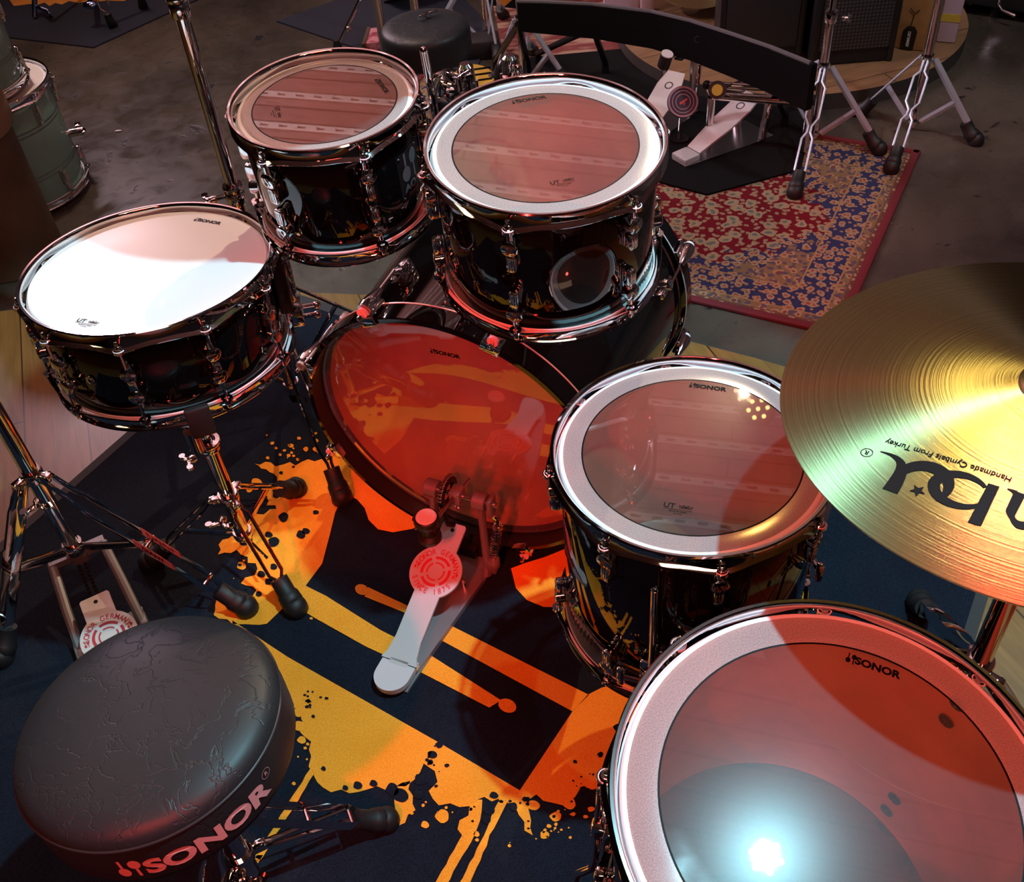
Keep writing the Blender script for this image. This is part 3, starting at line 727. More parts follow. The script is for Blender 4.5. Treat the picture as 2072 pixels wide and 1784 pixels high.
# bass drum pedal; pedal frame: y towards the bass drum, x right, z up, origin at the heel tip on the carpet
pa = V((-bn.x, -bn.y, 0)).normalized(); px = V((pa.y, -pa.x, 0)); heel = V((-.262, 1.028, .0045))-pa*.020
PT = MX((( px.x, pa.x, 0, heel.x), (px.y, pa.y, 0, heel.y), (0, 0, 1, heel.z), (0, 0, 0, 1)))
pedal = thing('bass_drum_pedal', 'silver bass drum pedal with red ring print, clamped to the bass drum hoop', 'pedal', heel, PT.to_3x3())
def pp(nm, mb, par=pedal): return mb.build(nm, par, world=False)
b = MB(); b.prism([(-.030, .02), (-.034, .10), (-.062, .30), (-.062, .362), (.062, .362), (.062, .30), (.040, .10), (.034, .02)], 0, .005, 'grey_cast')
b.prism([(.034, .06), (.040, .10), (.0615, .29), (.055, .29), (.036, .10), (.030, .06)], .005, .013, 'grey_cast'); b.prism([(-.030, .06), (-.036, .10), (-.0615, .29), (-.055, .29), (-.032, .10), (-.026, .06)], .005, .013, 'grey_cast')
b.cyl((.035, .262, .005), (.035, .262, .040), .0055, 'chrome', 12); b.box((0, .350, .018), (.05, .03, .026), 'black_metal', bev=.004)
b.box((.020, .315, .034), (.034, .012, .060), 'black_metal', MX.Rotation(-.3, 4, 'X') @ MX.Translation((0, .02, .09)), .003)
pp('base_plate', b)
b = MB()   # heel plate with rounded end
hp = [(-.0335, .072), (-.0335, .034)]+[(-.0335*cos(t), .034-.034*sin(t)) for t in [pi*i/16 for i in range(1, 16)]]+[(.0335, .034), (.0335, .072)]
hp += [(.019, .072), (.019, .060), (-.019, .060), (-.019, .072)]
b.prism(hp, .012, .024, 'alu'); b.prism([(x*.86, y*.9+.006) for x, y in hp[:20]], .0, .012, 'grey_cast'); pp('heel_plate', b)
FB = MX.Translation((0, .062, .0215)) @ MX.Rotation(rad(20), 4, 'X')
b = MB(); bo = disc_board(.0255, 0, .278, .024, .178, .051)
b.prism(bo, 0, .005, 'alu', FB); b.prism([(-.018, -.006), (.018, -.006), (.018, .004), (-.018, .004)], 0, .005, 'alu', FB)
b.cyl(FB @ V((-.0355, 0, .0)), FB @ V((.0355, 0, .0)), .0035, 'chrome', 10)
b.lathe([(.0, 0), (.004, 0), (.004, .0055), (0, .0056)], 'black_metal', 10, FB @ MX.Translation((0, .264, 0)))
target_print(b, lambda x, y: FB @ V((x, .178+y, .0054)), .0495)
pp('footboard', b)
ax = .342; az = .182
b = MB()
for s in (-1, 1):
    b.tube([(s*.060, ax-.03, .004), (s*.058, ax-.018, .03), (s*.052, ax-.008, .10), (s*.050, ax, az-.018)], [.014, .012, .010, .011], 'grey_cast', 10, flat=(1, .7))
    b.lathe([(0, -.013), (.0165, -.013), (.018, -.011), (.018, .011), (.0165, .013), (0, .013)], 'grey_cast', 22, MX.Translation((s*.050, ax, az)) @ MX.Rotation(pi/2, 4, 'Y'))
pp('frame_post', b)
b = MB(); b.cyl((-.06, ax, az), (.085, ax, az), .0055, 'chrome_dull', 12); b.box((.002, ax, az), (.024, .030, .032), 'grey_cast', bev=.005)
b.cyl((.0, ax, az-.012), (.0, ax-.0, az-.034), .006, 'chrome', 10); b.box((.072, ax, az-.006), (.010, .028, .046), 'grey_cast', bev=.004)
b.cyl((.07, ax, az-.03), (.084, ax-.004, az-.034), .006, 'chrome', 10); pp('axle', b)
b = MB(); b.lathe([(.020, -.0045), (.032, -.0045), (.032, .0045), (.020, .0045)], 'black_metal', 30, MX.Translation((-.018, ax, az)) @ MX.Rotation(pi/2, 4, 'Y'), closed=True)
for k in range(14):
    a = rad(10+k*12); b.box((0, .033*cos(a), .033*sin(a)), (.008, .006, .003), 'chrome_dull', MX.Translation((-.018, ax, az)) @ MX.Rotation(0, 4, 'X'), .0008)
b.tube([(-.016, ax-.03, az-.005), (-.008, ax-.034, az-.05), FB @ V((0, .276, .004))], .005, 'black_metal', 8, flat=(1.2, .5)); pp('chain_cam', b)
b = MB(); sp0 = V((.086, ax-.004, az-.034)); sp1 = V((.070, ax-.02, .035))
n = 80; b.tube([sp0.lerp(sp1, .12+.7*i/n)+V((.0085*cos(i*.9), .0085*sin(i*.9), 0)) for i in range(n+1)], .0019, 'chrome', 6)
b.cyl(sp0, sp0.lerp(sp1, .14), .004, 'chrome', 10); b.cyl(sp0.lerp(sp1, .80), sp1, .004, 'chrome', 10); b.box(sp1+V((0, 0, -.008)), (.022, .026, .030), 'grey_cast', bev=.004); pp('spring', b)
bt = V((.000, .232, .205)); bs = V((.004, ax, az+.006))
b = MB(); d = (bt-bs).normalized(); b.cyl(bs-d*.045, bt, .0040, 'chrome', 12)
b.lathe([(0, -.030), (.019, -.030), (.0215, -.026), (.0215, -.017), (.0135, -.012), (.0125, .010), (.0225, .016), (.0240, .022), (.0225, .030), (.019, .032)], 'black_plastic', 28, MX.Translation(bt))
b.lathe([(.019, .032), (.0175, .0345), (0, .0350)], 'felt', 28, MX.Translation(bt)); b.lathe([(.019, -.030), (.0, -.031)], 'white_plastic', 28, MX.Translation(bt)); pp('beater', b)
# ---------------------------------------------------------------- hardware helpers
def rubber_foot(par, P, d, r=.0185, L=.052):
    'chunky rubber foot; P the ground point, d the direction of the leg coming in'
    f = MB(); d = V(d).normalized(); up = V((0, 0, 1))
    h = V((d.x, d.y, 0)).normalized() if V((d.x, d.y, 0)).length > .01 else V((1, 0, 0))
    a = P+up*r*.9+h*r*.4
    f.tube([P-h*r*.4+up*r*1.0, P+h*r*.2+up*r*1.05, a+d*L*.30, a+d*L*.42, a+d*L], [r*.9, r*1.2, r*1.15, r*.98, r*.95], 'rubber', 16)
    f.lathe([(0, 0), (r*1.16, 0), (r*1.28, r*.25), (r*1.2, r*1.1), (r*.7, r*1.8), (0, r*1.85)], 'rubber', 16, MX.Translation(P-h*r*.25))
    return f.build('rubber_foot', par, 60)
def strut_leg(par, A, P, gap=.0135, r=.0036, key='chrome', kind='wire', foot=.0185, name='leg'):
    A = V(A); P = V(P); d = A-P; E = P+V((0, 0, foot*.9))+d.normalized()*.045
    h = V((d.x, d.y, 0)).normalized(); s = V((-h.y, h.x, 0)); b = MB()
    if kind == 'wire':
        for q in (-1, 1):
            b.tube([A+s*q*gap*.55, A.lerp(E, .10)+s*q*gap*.55, A.lerp(E, .16)+s*q*gap, A.lerp(E, .86)+s*q*gap, A.lerp(E, .94)+s*q*.0045, E-d.normalized()*.01+s*q*.004], r, key, 8)
    elif kind == 'pinch':    # rods that pinch together half way
        for q in (-1, 1):
            b.tube([A+s*q*.006, A.lerp(E, .12)+s*q*.006, A.lerp(E, .18)+s*q*gap, A.lerp(E, .46)+s*q*gap, A.lerp(E, .54)+s*q*.005, A.lerp(E, .60)+s*q*.005, A.lerp(E, .66)+s*q*gap*.8, A.lerp(E, .95)+s*q*gap*.8, E-d.normalized()*.012+s*q*.004], r*1.05, key, 8)
    elif kind == 'strap':    # pair of flat steel bars
        for q in (-1, 1):
            b.tube([A+s*q*gap*.7, A.lerp(E, .14)+s*q*gap*.7, A.lerp(E, .20)+s*q*gap, A.lerp(E, .90)+s*q*gap, E+s*q*.006], r*2.8, key, 4, flat=(1, .16), up=s)
        b.cyl(A.lerp(E, .55)-s*gap, A.lerp(E, .55)+s*gap, .004, key, 10); b.cyl(A.lerp(E, .9)-s*gap, A.lerp(E, .9)+s*gap, .004, key, 10)
    else:                    # one flat bar, channel section
        b.tube([A, A.lerp(E, .08), A.lerp(E, .9), E], r*3.2, key, 4, flat=(1, .45), up=s)
    o = b.build(name, par)
    rubber_foot(o, P, d, foot)
    return o
def wing(par, c, ax, sz=.02, key='chrome', name='wing_nut'):
    'wing nut at c on axis ax'
    ax = V(ax).normalized(); T = MX.Translation(V(c)) @ ax.to_track_quat('Z', 'Y').to_matrix().to_4x4(); b = MB()
    b.lathe([(0, -.006), (.0065, -.006), (.008, 0), (.0055, .010), (0, .011)], key, 14, T)
    for s in (-1, 1):
        b.box((s*sz*.72, 0, sz*.32), (sz*1.0, .0055, sz*.55), key, T @ MX.Rotation(-s*.55, 4, 'Y'), .002)
        b.lathe([(0, -.0028), (sz*.34, -.0028), (sz*.34, .0028), (0, .0028)], key, 14, T @ MX.Translation((s*sz*1.08, 0, sz*.78)) @ MX.Rotation(pi/2, 4, 'X'))
    return b.build(name, par)
def collar(par, P, r, h=.026, key='chrome', name='collar', ears=()):
    b = MB(); b.lathe([(r*.7, -h/2), (r+.004, -h/2), (r+.0055, -h/2+.003), (r+.0055, h/2-.003), (r+.004, h/2), (r*.7, h/2)], key, 24, MX.Translation(V(P)))
    for a in ears: b.box((r+.013, 0, 0), (.024, .016, h*.62), key, MX.Translation(V(P)) @ MX.Rotation(a, 4, 'Z'), .003)
    return b.build(name, par)
def braces(par, Pb, legs, key='chrome', f=.55, r=.0045, kind='flat'):
    for A, P in legs:
        q = V(A).lerp(V(P)+V((0, 0, .03)), f); d = q-V(Pb); s = V((-d.y, d.x, 0)).normalized(); b = MB()
        b.tube([V(Pb), V(Pb).lerp(q, .1), q], r*1.9, key, 4, flat=(1, .3), up=s); b.build('brace', par)
FLZ = -.055                                   # concrete, below the wooden riser the kit stands on
# ---------------------------------------------------------------- snare stand
sb = V((-.554, 1.38, .004)); snc = V((-.5187, 1.329, .736)); snn = V((.013, .06, 1)).normalized()
stand = thing('snare_stand', 'low chrome tripod stand holding up the snare drum', 'drum stand', sb)
b = MB(); P0 = V((sb.x, sb.y, .045)); P1 = V((sb.x, sb.y, .312)); b.cyl(P0, P1, .0145, 'chrome', 20); b.cyl(P1, P1+V((0, 0, .06)), .0105, 'chrome', 16); b.build('pole', stand)
collar(stand, P1, .0145, .016); collar(stand, V((sb.x, sb.y, .175)), .0145, .022, ears=(rad(70), rad(-55), rad(190)))
b = MB(); b.lathe([(.0165, -.004), (.024, -.003), (.025, 0), (.024, .003), (.0165, .004)], 'chrome', 24, MX.Translation(P1+V((0, 0, .012))), closed=True); b.build('ring', stand)
wing(stand, P1+V((-.030, -.016, -.012)), (-.8, -.5, 0), .017)
wing(stand, V((sb.x-.012, sb.y-.040, .155)), (-.2, -1, .1), .020)
legs = [(V((sb.x, sb.y, .178)), V((-.473, 1.536, .0045))), (V((sb.x, sb.y, .178)), V((-.449, 1.225, .0045))), (V((sb.x, sb.y, .178)), V((-.752, 1.375, .0045)))]
for i, (A, P) in enumerate(legs):
    d = V((P.x-A.x, P.y-A.y, 0)).normalized(); strut_leg(stand, A+d*.026, P, kind='wire', gap=.0135)
braces(stand, V((sb.x, sb.y, .065)), legs, f=.58)
collar(stand, V((sb.x, sb.y, .068)), .0145, .018)
hub = snc-snn*.152-snn*.055 + V((-.006, -.01, 0)); b = MB()
b.tube([P1+V((0, 0, .05)), P1+V((-.012, -.012, .085)), hub.lerp(P1, .45)+V((-.016, -.016, 0)), hub.lerp(P1, .18)], .0135, 'chrome', 12, flat=(1, .7))
for s in (-1, 1): b.lathe([(0, 0), (.017, 0), (.019, .003), (.019, .010), (.012, .014), (0, .015)], 'chrome', 20, MX.Translation(P1+V((-.012, -.012+s*.002, .085))) @ MX.Rotation(s*-pi/2, 4, 'X'))
b.build('tilter', stand)
b = MB(); b.lathe([(0, -.035), (.012, -.035), (.014, -.02), (.016, 0), (.018, .012), (0, .014)], 'chrome', 18, MX.Translation(hub) @ frame_n(snn).to_4x4())
g = hub-snn*.05+V((.01, -.06, -.02)); b.cyl(hub-snn*.04, g, .006, 'chrome', 12); b.cyl(g-V((0, 0, .025)), g+V((0, 0, .018)), .0125, 'chrome', 18); b.build('basket_hub', stand)
Rs = frame_n(snn)
for a in (rad(-70), rad(50), rad(170)):
    e = Rs @ V((cos(a), sin(a), 0)); rim = snc-snn*.152+e*.200; b = MB()
    b.tube([hub, hub+e*.05-snn*.004, hub+e*.15+snn*.0, rim-e*.004-snn*.030, rim-snn*.012], .0062, 'chrome', 10)
    o = b.build('basket_arm', stand)
    f = MB(); tz = Rs @ V((-sin(a), cos(a), 0)); T = MX((e, tz, snn)).transposed().to_4x4(); T.translation = rim
    f.box((.0, 0, .001), (.014, .036, .050), 'rubber', T, .004); f.box((-.014, 0, -.024), (.034, .034, .010), 'rubber', T, .003); f.build('rubber_grip', o)
# ---------------------------------------------------------------- tall stand behind the snare
tb = V((-.490, 1.812, .002))
tall = thing('cymbal_stand', 'tall chrome stand rising behind the snare drum with double wire legs', 'cymbal stand', tb)
b = MB(); b.cyl((tb.x, tb.y, .055), (tb.x, tb.y, .585), .0145, 'chrome', 22); b.build('lower_tube', tall)
b = MB(); b.cyl((tb.x, tb.y, .58), (tb.x, tb.y, .945), .0125, 'chrome', 22); b.build('middle_tube', tall)
b = MB(); b.cyl((tb.x, tb.y, .94), (tb.x, tb.y, 1.30), .0095, 'chrome', 20); b.build('upper_tube', tall)
collar(tall, (tb.x, tb.y, .588), .0145, .014); collar(tall, (tb.x, tb.y, .565), .0145, .03); collar(tall, (tb.x, tb.y, .935), .0125, .03); collar(tall, (tb.x, tb.y, .953), .014, .012)
wing(tall, (tb.x-.040, tb.y-.010, .572), (-1, -.25, 0), .020)
b = MB(); b.cyl((tb.x, tb.y, .572), (tb.x-.04, tb.y-.01, .572), .005, 'chrome', 10); b.build('clamp_bolt', tall)
collar(tall, (tb.x, tb.y, .36), .0145, .024, ears=(rad(-68), rad(172), rad(52))); tl = []
for P in (V((-.372, 1.505, .0045)), V((-.80, 1.85, .002)), V((-.29, 2.07, .002))):
    d = V((P.x-tb.x, P.y-tb.y, 0)).normalized(); A = V((tb.x, tb.y, .36))+d*.026; tl.append((A, P)); strut_leg(tall, A, P, kind='wire', gap=.013)
braces(tall, V((tb.x, tb.y, .075)), tl, f=.55); collar(tall, (tb.x, tb.y, .078), .0145, .02)
b = MB(); b.lathe([(0, 0), (.011, 0), (.013, .006), (.0125, .03), (0, .034)], 'rubber', 16, MX.Translation((tb.x, tb.y, .03))); b.build('end_cap', tall)
# crash cymbal on the boom of the tall stand, above the picture: its shadow falls across the snare
xc = V((-.10, 1.415, 1.35)); xn = V((.08, -.10, 1)).normalized(); XT = MX.Translation(xc) @ frame_n(xn).to_4x4()
crash = thing('crash_cymbal', 'thin bronze crash cymbal on the boom arm of the tall stand, above the smaller tom', 'cymbal', xc, frame_n(xn))
b = MB(); cr = [(.006, .030), (.02, .028), (.033, .020), (.04, .0145), (.10, .010), (.16, .004), (.205, -.001)]
b.lathe(cr+[(r, z-.0014) for r, z in cr[::-1]], 'bronze', 96, XT, closed=True); b.build('bronze_disc', crash, 60)
b = MB(); b.cyl((tb.x, tb.y, 1.28), (tb.x, tb.y, 1.36), .014, 'chrome', 18); e_ = xc-xn*.05; d_ = (e_-V((tb.x, tb.y, 1.34))).normalized()
b.cyl(V((tb.x, tb.y, 1.34))-d_*.10, e_, .008, 'chrome', 14); b.cyl(e_, xc+xn*.05, .0045, 'chrome', 10); b.build('boom_arm', tall)
# ---------------------------------------------------------------- hi-hat stand at the left
hb_ = V((-.872, 1.353, .0045))
hh = thing('hi_hat_stand', 'chrome hi-hat stand at the left edge, its ring-printed pedal partly behind the throne', 'hi-hat stand', hb_)
b = MB(); b.cyl((hb_.x, hb_.y, .085), (hb_.x, hb_.y, .62), .0150, 'chrome', 24); b.build('lower_tube', hh)
b = MB(); b.cyl((hb_.x, hb_.y, .62), (hb_.x, hb_.y, .80), .0115, 'chrome', 20); b.cyl((hb_.x, hb_.y, .80), (hb_.x, hb_.y, .98), .004, 'chrome', 12); b.build('upper_tube', hh)
collar(hh, (hb_.x, hb_.y, .312), .015, .026, ears=(rad(-20), rad(-128))); collar(hh, (hb_.x, hb_.y, .108), .015, .026); collar(hh, (hb_.x, hb_.y, .62), .015, .02)
wing(hh, (hb_.x+.010, hb_.y-.044, .285), (.2, -1, -.1), .021)
fr = MB()
for k, P in enumerate((V((-.548, 1.236, .0045)), V((-1.00, 1.18, .0045)))):
    d = V((P.x-hb_.x, P.y-hb_.y, 0)).normalized(); A = V((hb_.x, hb_.y, .312))+d*.026; strut_leg(hh, A, P, kind='strap', gap=.014)
    q = A.lerp(P+V((0, 0, .03)), .52); Pb = V((hb_.x, hb_.y, .112)); s = V((-d.y, d.x, 0)); bb = MB(); bb.tube([Pb+d*.018, q], .011, 'chrome', 4, flat=(1, .25), up=s); bb.build('brace', hh)
    bb = MB(); bb.cyl(q-s*.016, q+s*.016, .005, 'chrome', 10); bb.build('pivot', hh)
    if k == 0:   # sticker on the leg
        e0 = A.lerp(P+V((0, 0, .03)), .46); e1 = A.lerp(P+V((0, 0, .03)), .66); up = V((0, 0, 1)); nn_ = (e1-e0).normalized(); w = s.cross(nn_)*-1
        for q2 in (1, -1):
            st = MB(); o1 = -s*.0158 if q2 < 0 else s*.0122
            hgt = V((0, 0, .010)); st.add([e0+o1-hgt, e1+o1-hgt, e1+o1+hgt, e0+o1+hgt, e0+o1-hgt-s*.0006, e1+o1-hgt-s*.0006, e1+o1+hgt-s*.0006, e0+o1+hgt-s*.0006], [(0, 1, 2, 3), (7, 6, 5, 4), (0, 4, 5, 1), (1, 5, 6, 2), (2, 6, 7, 3), (3, 7, 4, 0)], 'sticker')
            f_ = lambda x, y, o1=o1: (e0+e1)*.5+o1-s*.0011+nn_*x+V((0, 0, 1))*y
            if q2 < 0:
                put_text(st, 'GIANT', .016, 'ink', f_, .0006)
            else:
                for kx in range(7): st.flat(ellipse(-.028+.009*kx, .002*(-1)**kx, .0022, .005, 10, .5), 'ink', f_)
            st.build('sticker', hh)
# pedal of the hi-hat
hd = V((.44, -.90, 0)).normalized()                      # towards the player
hs = V((hd.y, -hd.x, 0))
HT = MX(((hs.x, hd.x, 0, hb_.x), (hs.y, hd.y, 0, hb_.y), (0, 0, 1, hb_.z), (0, 0, 0, 1)))
b = MB(); b.prism([(-.055, -.012), (.055, -.012), (.055, .012), (-.055, .012)], .078, .092, 'grey_cast', HT)
b.cyl(HT @ V((0, .0, .070)), HT @ V((0, 0, .10)), .020, 'grey_cast', 20)
for s in (-1, 1):
    b.tube([HT @ V((s*.050, .0, .084)), HT @ V((s*.056, .10, .052)), HT @ V((s*.060, .19, .014))], .0095, 'grey_cast', 10)
b.build('pedal_frame', hh)
b = MB(); b.prism([(-.068, .13), (.068, .13), (.06, .20), (.036, .34), (-.036, .34), (-.06, .20)], .0, .006, 'grey_cast', HT); b.box((.062, .18, .016), (.016, .05, .022), 'grey_cast', HT, .005); b.box((-.062, .18, .016), (.016, .05, .022), 'grey_cast', HT, .005); b.build('base_plate', hh)
b = MB(); 
for k in range(9):
    for s in (-1, 1): b.cyl(HT @ V((s*.006-.003, .030+.009*k, .078-.0018*k)), HT @ V((s*.006+.003, .030+.009*k, .078-.0018*k)), .0036, 'black_metal', 8)
b.build('chain', hh)
# board frame: y from the heel towards the pole
HB = HT @ MX.Translation((0, .40, .016)) @ MX.Rotation(pi, 4, 'Z') @ MX.Rotation(rad(10.5), 4, 'X')
b = MB(); b.prism(disc_board(.026, 0, .290, .028, .195, .052), 0, .005, 'alu', HB); b.lathe([(0, .0051), (.004, .0051), (.004, .0056), (0, .0057)], 'black_metal', 10, HB @ MX.Translation((0, .276, 0)))
target_print(b, lambda x, y: HB @ V((x, .195+y, .0054)), .0505); b.build('footboard', hh)
b = MB(); b.prism([(-.034, 0)]+[(-.034*cos(t), -.03-.034*sin(t)) for t in [pi*i/12 for i in range(13)]]+[(.034, 0)], .0, .014, 'alu', HT @ MX.Translation((0, .40, 0)) @ MX.Rotation(pi, 4, 'Z')); b.build('heel_plate', hh)
# ---------------------------------------------------------------- throne in front
tc = V((-.488, .706, .495)); tn = V((-.071, .069, 1)).normalized(); TR = frame_n(tn); TS = MX.Translation(tc) @ TR.to_4x4()
tf = V((-.470, .700, .0045))
throne = thing('drum_throne', 'round black vinyl drum stool with a printed rim, closest to the camera', 'stool', tf)
b = MB(); prof = [(0, .021), (.05, .0205), (.09, .018), (.125, .0125), (.150, .005), (.1605, -.002), (.1655, -.010), (.167, -.016)]
b.lathe(prof, 'leather', 96, TS); b.lathe([(.1675, -.019), (.1685, -.05), (.1675, -.082), (.163, -.094), (.15, -.099), (0, -.099)], 'leather', 96, TS)
fR = lambda x, y: TS @ V(((.1695)*cos(rad(-60)+x/.1695), .1695*sin(rad(-60)+x/.1695), -.053+y))
put_text(b, 'SONOR', .0385, 'logo_pink', lambda x, y: fR(x+.008, y-.003), .0017, 1.22); mallets(b, .036, 'logo_pink', lambda x, y: fR(x, y), -.091, 0.)
for rr, w in ((.0075, .0006),):
    for i in range(20):
        a0, a1 = 2*pi*i/20, 2*pi*(i+1)/20
        b.add([fR(.097+rr*cos(a0), .012+rr*sin(a0)), fR(.097+rr*cos(a1), .012+rr*sin(a1)), fR(.097+(rr-w)*cos(a1), .012+(rr-w)*sin(a1)), fR(.097+(rr-w)*cos(a0), .012+(rr-w)*sin(a0))], [(0, 1, 2, 3)], 'logo_pink')
put_text(b, 'R', .0085, 'logo_pink', lambda x, y: fR(x+.097, y+.012), .0001)
cushion = b.build('seat', throne, 50)
b = MB(); b.torus(.1668, .0021, 'piping', 96, 8, TS @ MX.Translation((0, 0, -.0172))); b.build('piping', cushion)
b = MB(); b.cyl(tc-tn*.099, tc-tn*.118, .05, 'black_metal', 24); b.tube([tc-tn*.118, V((tf.x, tf.y, .34)), V((tf.x, tf.y, .20))], .0125, 'chrome', 18); b.build('seat_post', throne)
b = MB(); b.cyl((tf.x, tf.y, .05), (tf.x, tf.y, .235), .0165, 'chrome', 22); b.build('pole', throne)
collar(throne, (tf.x, tf.y, .232), .0165, .03, ears=(rad(22), rad(-98), rad(142))); collar(throne, (tf.x, tf.y, .105), .0165, .024, ears=(rad(22), rad(-98), rad(142)))
for a, P in ((22, V((-.268, .775, .0045))), (-98, V((-.505, .455, .0045))), (142, V((-.66, .85, .0045)))):
    d = V((cos(rad(a)), sin(rad(a)), 0)); A = V((tf.x, tf.y, .225))+d*.02; strut_leg(throne, A, P, kind='strap', gap=.016, foot=.017)
    q = A.lerp(P+V((0, 0, .03)), .75); bb = MB(); s = V((-d.y, d.x, 0))
    for k in (-1, 1): bb.tube([V((tf.x, tf.y, .105))+d*.03+s*k*.004, q+s*k*.010], .0042, 'chrome', 8)
    bb.build('brace', throne)
wing(throne, (tf.x+.022, tf.y-.052, .155), (.3, -1, .15), .026)
# ---------------------------------------------------------------- cymbal and its stand
cc = V((.557, .728, .852)); cn = V((-.031, .06, 1)).normalized(); CT = MX.Translation(cc) @ frame_n(cn).to_4x4(); CRr = .2765
def cym_z(r):
    if r < .044: return .026*math.sqrt(max(0, 1-(r/.050)**2))+.0135
    t = (r-.044)/(CRr-.044); return .0258*(1-t)**1.0*(1-.30*t)-.002*t*t
cymbal = thing('ride_cymbal', 'large lathed bronze cymbal at the right edge with black lettering, tilted over the floor tom', 'cymbal', cc, frame_n(cn))
b = MB(); rs = [.006]+[.006+.038*i/10 for i in range(1, 11)]+[.046+(CRr-.046)*i/30 for i in range(31)]
b.lathe([(r, cym_z(r)) for r in rs]+[(CRr+.0002, cym_z(CRr)-.0006)]+[(r, cym_z(r)-.0016) for r in rs[::-1]], 'bronze', 160, CT)
def cy_at(px_, py_):
    p = CT.inverted() @ at_plane(px_, py_, cc, cn)
    for _ in range(4):                       # follow the bow of the cymbal
        z = cym_z(min(CRr-.003, math.hypot(p.x, p.y))); p = CT.inverted() @ at_plane(px_, py_, CT @ V((0, 0, z)), cn)
    return p
bow = lambda p: CT @ V((p.x, p.y, cym_z(min(CRr-.002, math.hypot(p.x, p.y)))+.0006))
o0 = cy_at(1957, 935); o1 = cy_at(1805, 890); ex = (o1-o0); ex.z = 0; ex.normalize(); ey = V((-ex.y, ex.x, 0))
wid = (cy_at(1795, 889)-cy_at(2043, 977)).length
vs, fs = text_geo('Handmade Cymbals From Turkey', .01, 0.00012, 1.0); w0 = max(x for x, y in vs)-min(x for x, y in vs); k = wid/w0
mid = (cy_at(1795, 889)+cy_at(2043, 977))*.5
b.add([bow(mid+ex*x*k+ey*y*k*1.15) for x, y in vs], fs, 'ink')
# big letters drawn stroke by stroke in a frame one letter high: baseline y 0 towards the bell
P_b = cy_at(1780, 912); P_e = cy_at(2072, 1000); lx = (P_b-P_e); lx.z = 0; lx.normalize(); ly = V((-lx.y, lx.x, 0)); Lh = (cy_at(1862, 975)-cy_at(1874, 905)).length*.98
org = P_b
LF = lambda x, y: bow(org+lx*x*Lh+ly*y*Lh)
def stroke(pts, ws, n=10):
    for i in range(len(pts)-1):
        (x0, y0), (x1, y1) = pts[i], pts[i+1]; 
        def nrm(i):
            a = pts[max(0, i-1)]; c = pts[min(len(pts)-1, i+1)]; l = math.hypot(c[0]-a[0], c[1]-a[1]) or 1; return (-(c[1]-a[1])/l, (c[0]-a[0])/l)
        n0, n1 = nrm(i), nrm(i+1); w0, w1 = ws[i]/2, ws[i+1]/2
        b.add([LF(x0-n0[0]*w0, y0-n0[1]*w0), LF(x1-n1[0]*w1, y1-n1[1]*w1), LF(x1+n1[0]*w1, y1+n1[1]*w1), LF(x0+n0[0]*w0, y0+n0[1]*w0)], [(0, 1, 2, 3)], 'ink')
def bez(p0, p1, p2, p3, n=14):
    return [tuple((1-t)**3*p0[k]+3*(1-t)**2*t*p1[k]+3*(1-t)*t*t*p2[k]+t**3*p3[k] for k in (0, 1)) for t in [i/n for i in range(n+1)]]
# L (end of the word, x = 0 at its foot)
pl = bez((-.62, 1.02), (-.66, .30), (-.62, .0), (-.02, .02)); stroke(pl, [.32-.30*(i/14)**1.3 for i in range(15)])
# U drawn as a crescent open towards the top, star inside
cU = (-1.12, .56)
def cres(a0, a1, R, wmax):
    pts = [(cU[0]+R*cos(a0+(a1-a0)*i/26), cU[1]+R*1.02*sin(a0+(a1-a0)*i/26)) for i in range(27)]
    stroke(pts, [.02+wmax*sin(pi*min(1, (i/26)*1.0))**.8 for i in range(27)])
cres(rad(140), rad(395), .50, .27)
st = []
for i in range(10):
    r_ = .17 if i % 2 == 0 else .07; a = pi/2+2*pi*i/10+.15; st.append((cU[0]+.02+r_*cos(a), cU[1]+.22+r_*sin(a)))
b.add([LF(*p) for p in st], [tuple(range(10))], 'ink')
# b, n, a towards the frame edge
BX = -2.36
stroke([(BX, 1.15), (BX, .02)], [.25, .22]); stroke([(BX-.95*.45+.45+.0+.50+.52*cos(t), .42+.42*sin(t)) for t in [rad(150)-rad(290)*i/22 for i in range(23)]], [.08+.16*abs(sin(pi*i/22)) for i in range(23)])
stroke(bez((-3.42, .0), (-3.42, .9), (-3.0, .95), (-2.86, .55))+[(-2.86, .0)], [.2]*10+[.16, .13, .1, .14, .2, .22])
stroke([(-3.44, .02), (-3.46, .86), (-3.30, .92)], [.22, .22, .03]); stroke([(-2.80, .03), (-2.62, .0)], [.12, .02])
stroke([(-4.1+.40*cos(t), .42+.40*sin(t)) for t in [2*pi*i/22 for i in range(23)]], [.2]*23); stroke([(-3.72, .85), (-3.72, .02)], [.2, .2])
for i in range(20):
    a0, a1 = 2*pi*i/20, 2*pi*(i+1)/20; q = (.22, .16)
    b.add([LF(q[0]+.13*cos(a0), q[1]+.13*sin(a0)), LF(q[0]+.13*cos(a1), q[1]+.13*sin(a1)), LF(q[0]+.115*cos(a1), q[1]+.115*sin(a1)), LF(q[0]+.115*cos(a0), q[1]+.115*sin(a0))], [(0, 1, 2, 3)], 'ink')
put_text(b, 'R', .16, 'ink', lambda x, y: LF(.22+x, .16+y), .002)
b.build('bronze_disc', cymbal, 60)
b = MB(); b.lathe([(.0045, .0385), (.014, .0385), (.0145, .047), (.0045, .048)], 'black_cloth', 20, CT); b.build('felt_washer', cymbal)
yb = V((.605, .750, .0045))
cst = thing('cymbal_stand', 'chrome stand under the large cymbal at the right edge, wing nut on its collar', 'cymbal stand', yb)
b = MB(); b.cyl((yb.x, yb.y, .05), (yb.x, yb.y, .60), .0145, 'chrome', 24); b.build('lower_tube', cst)
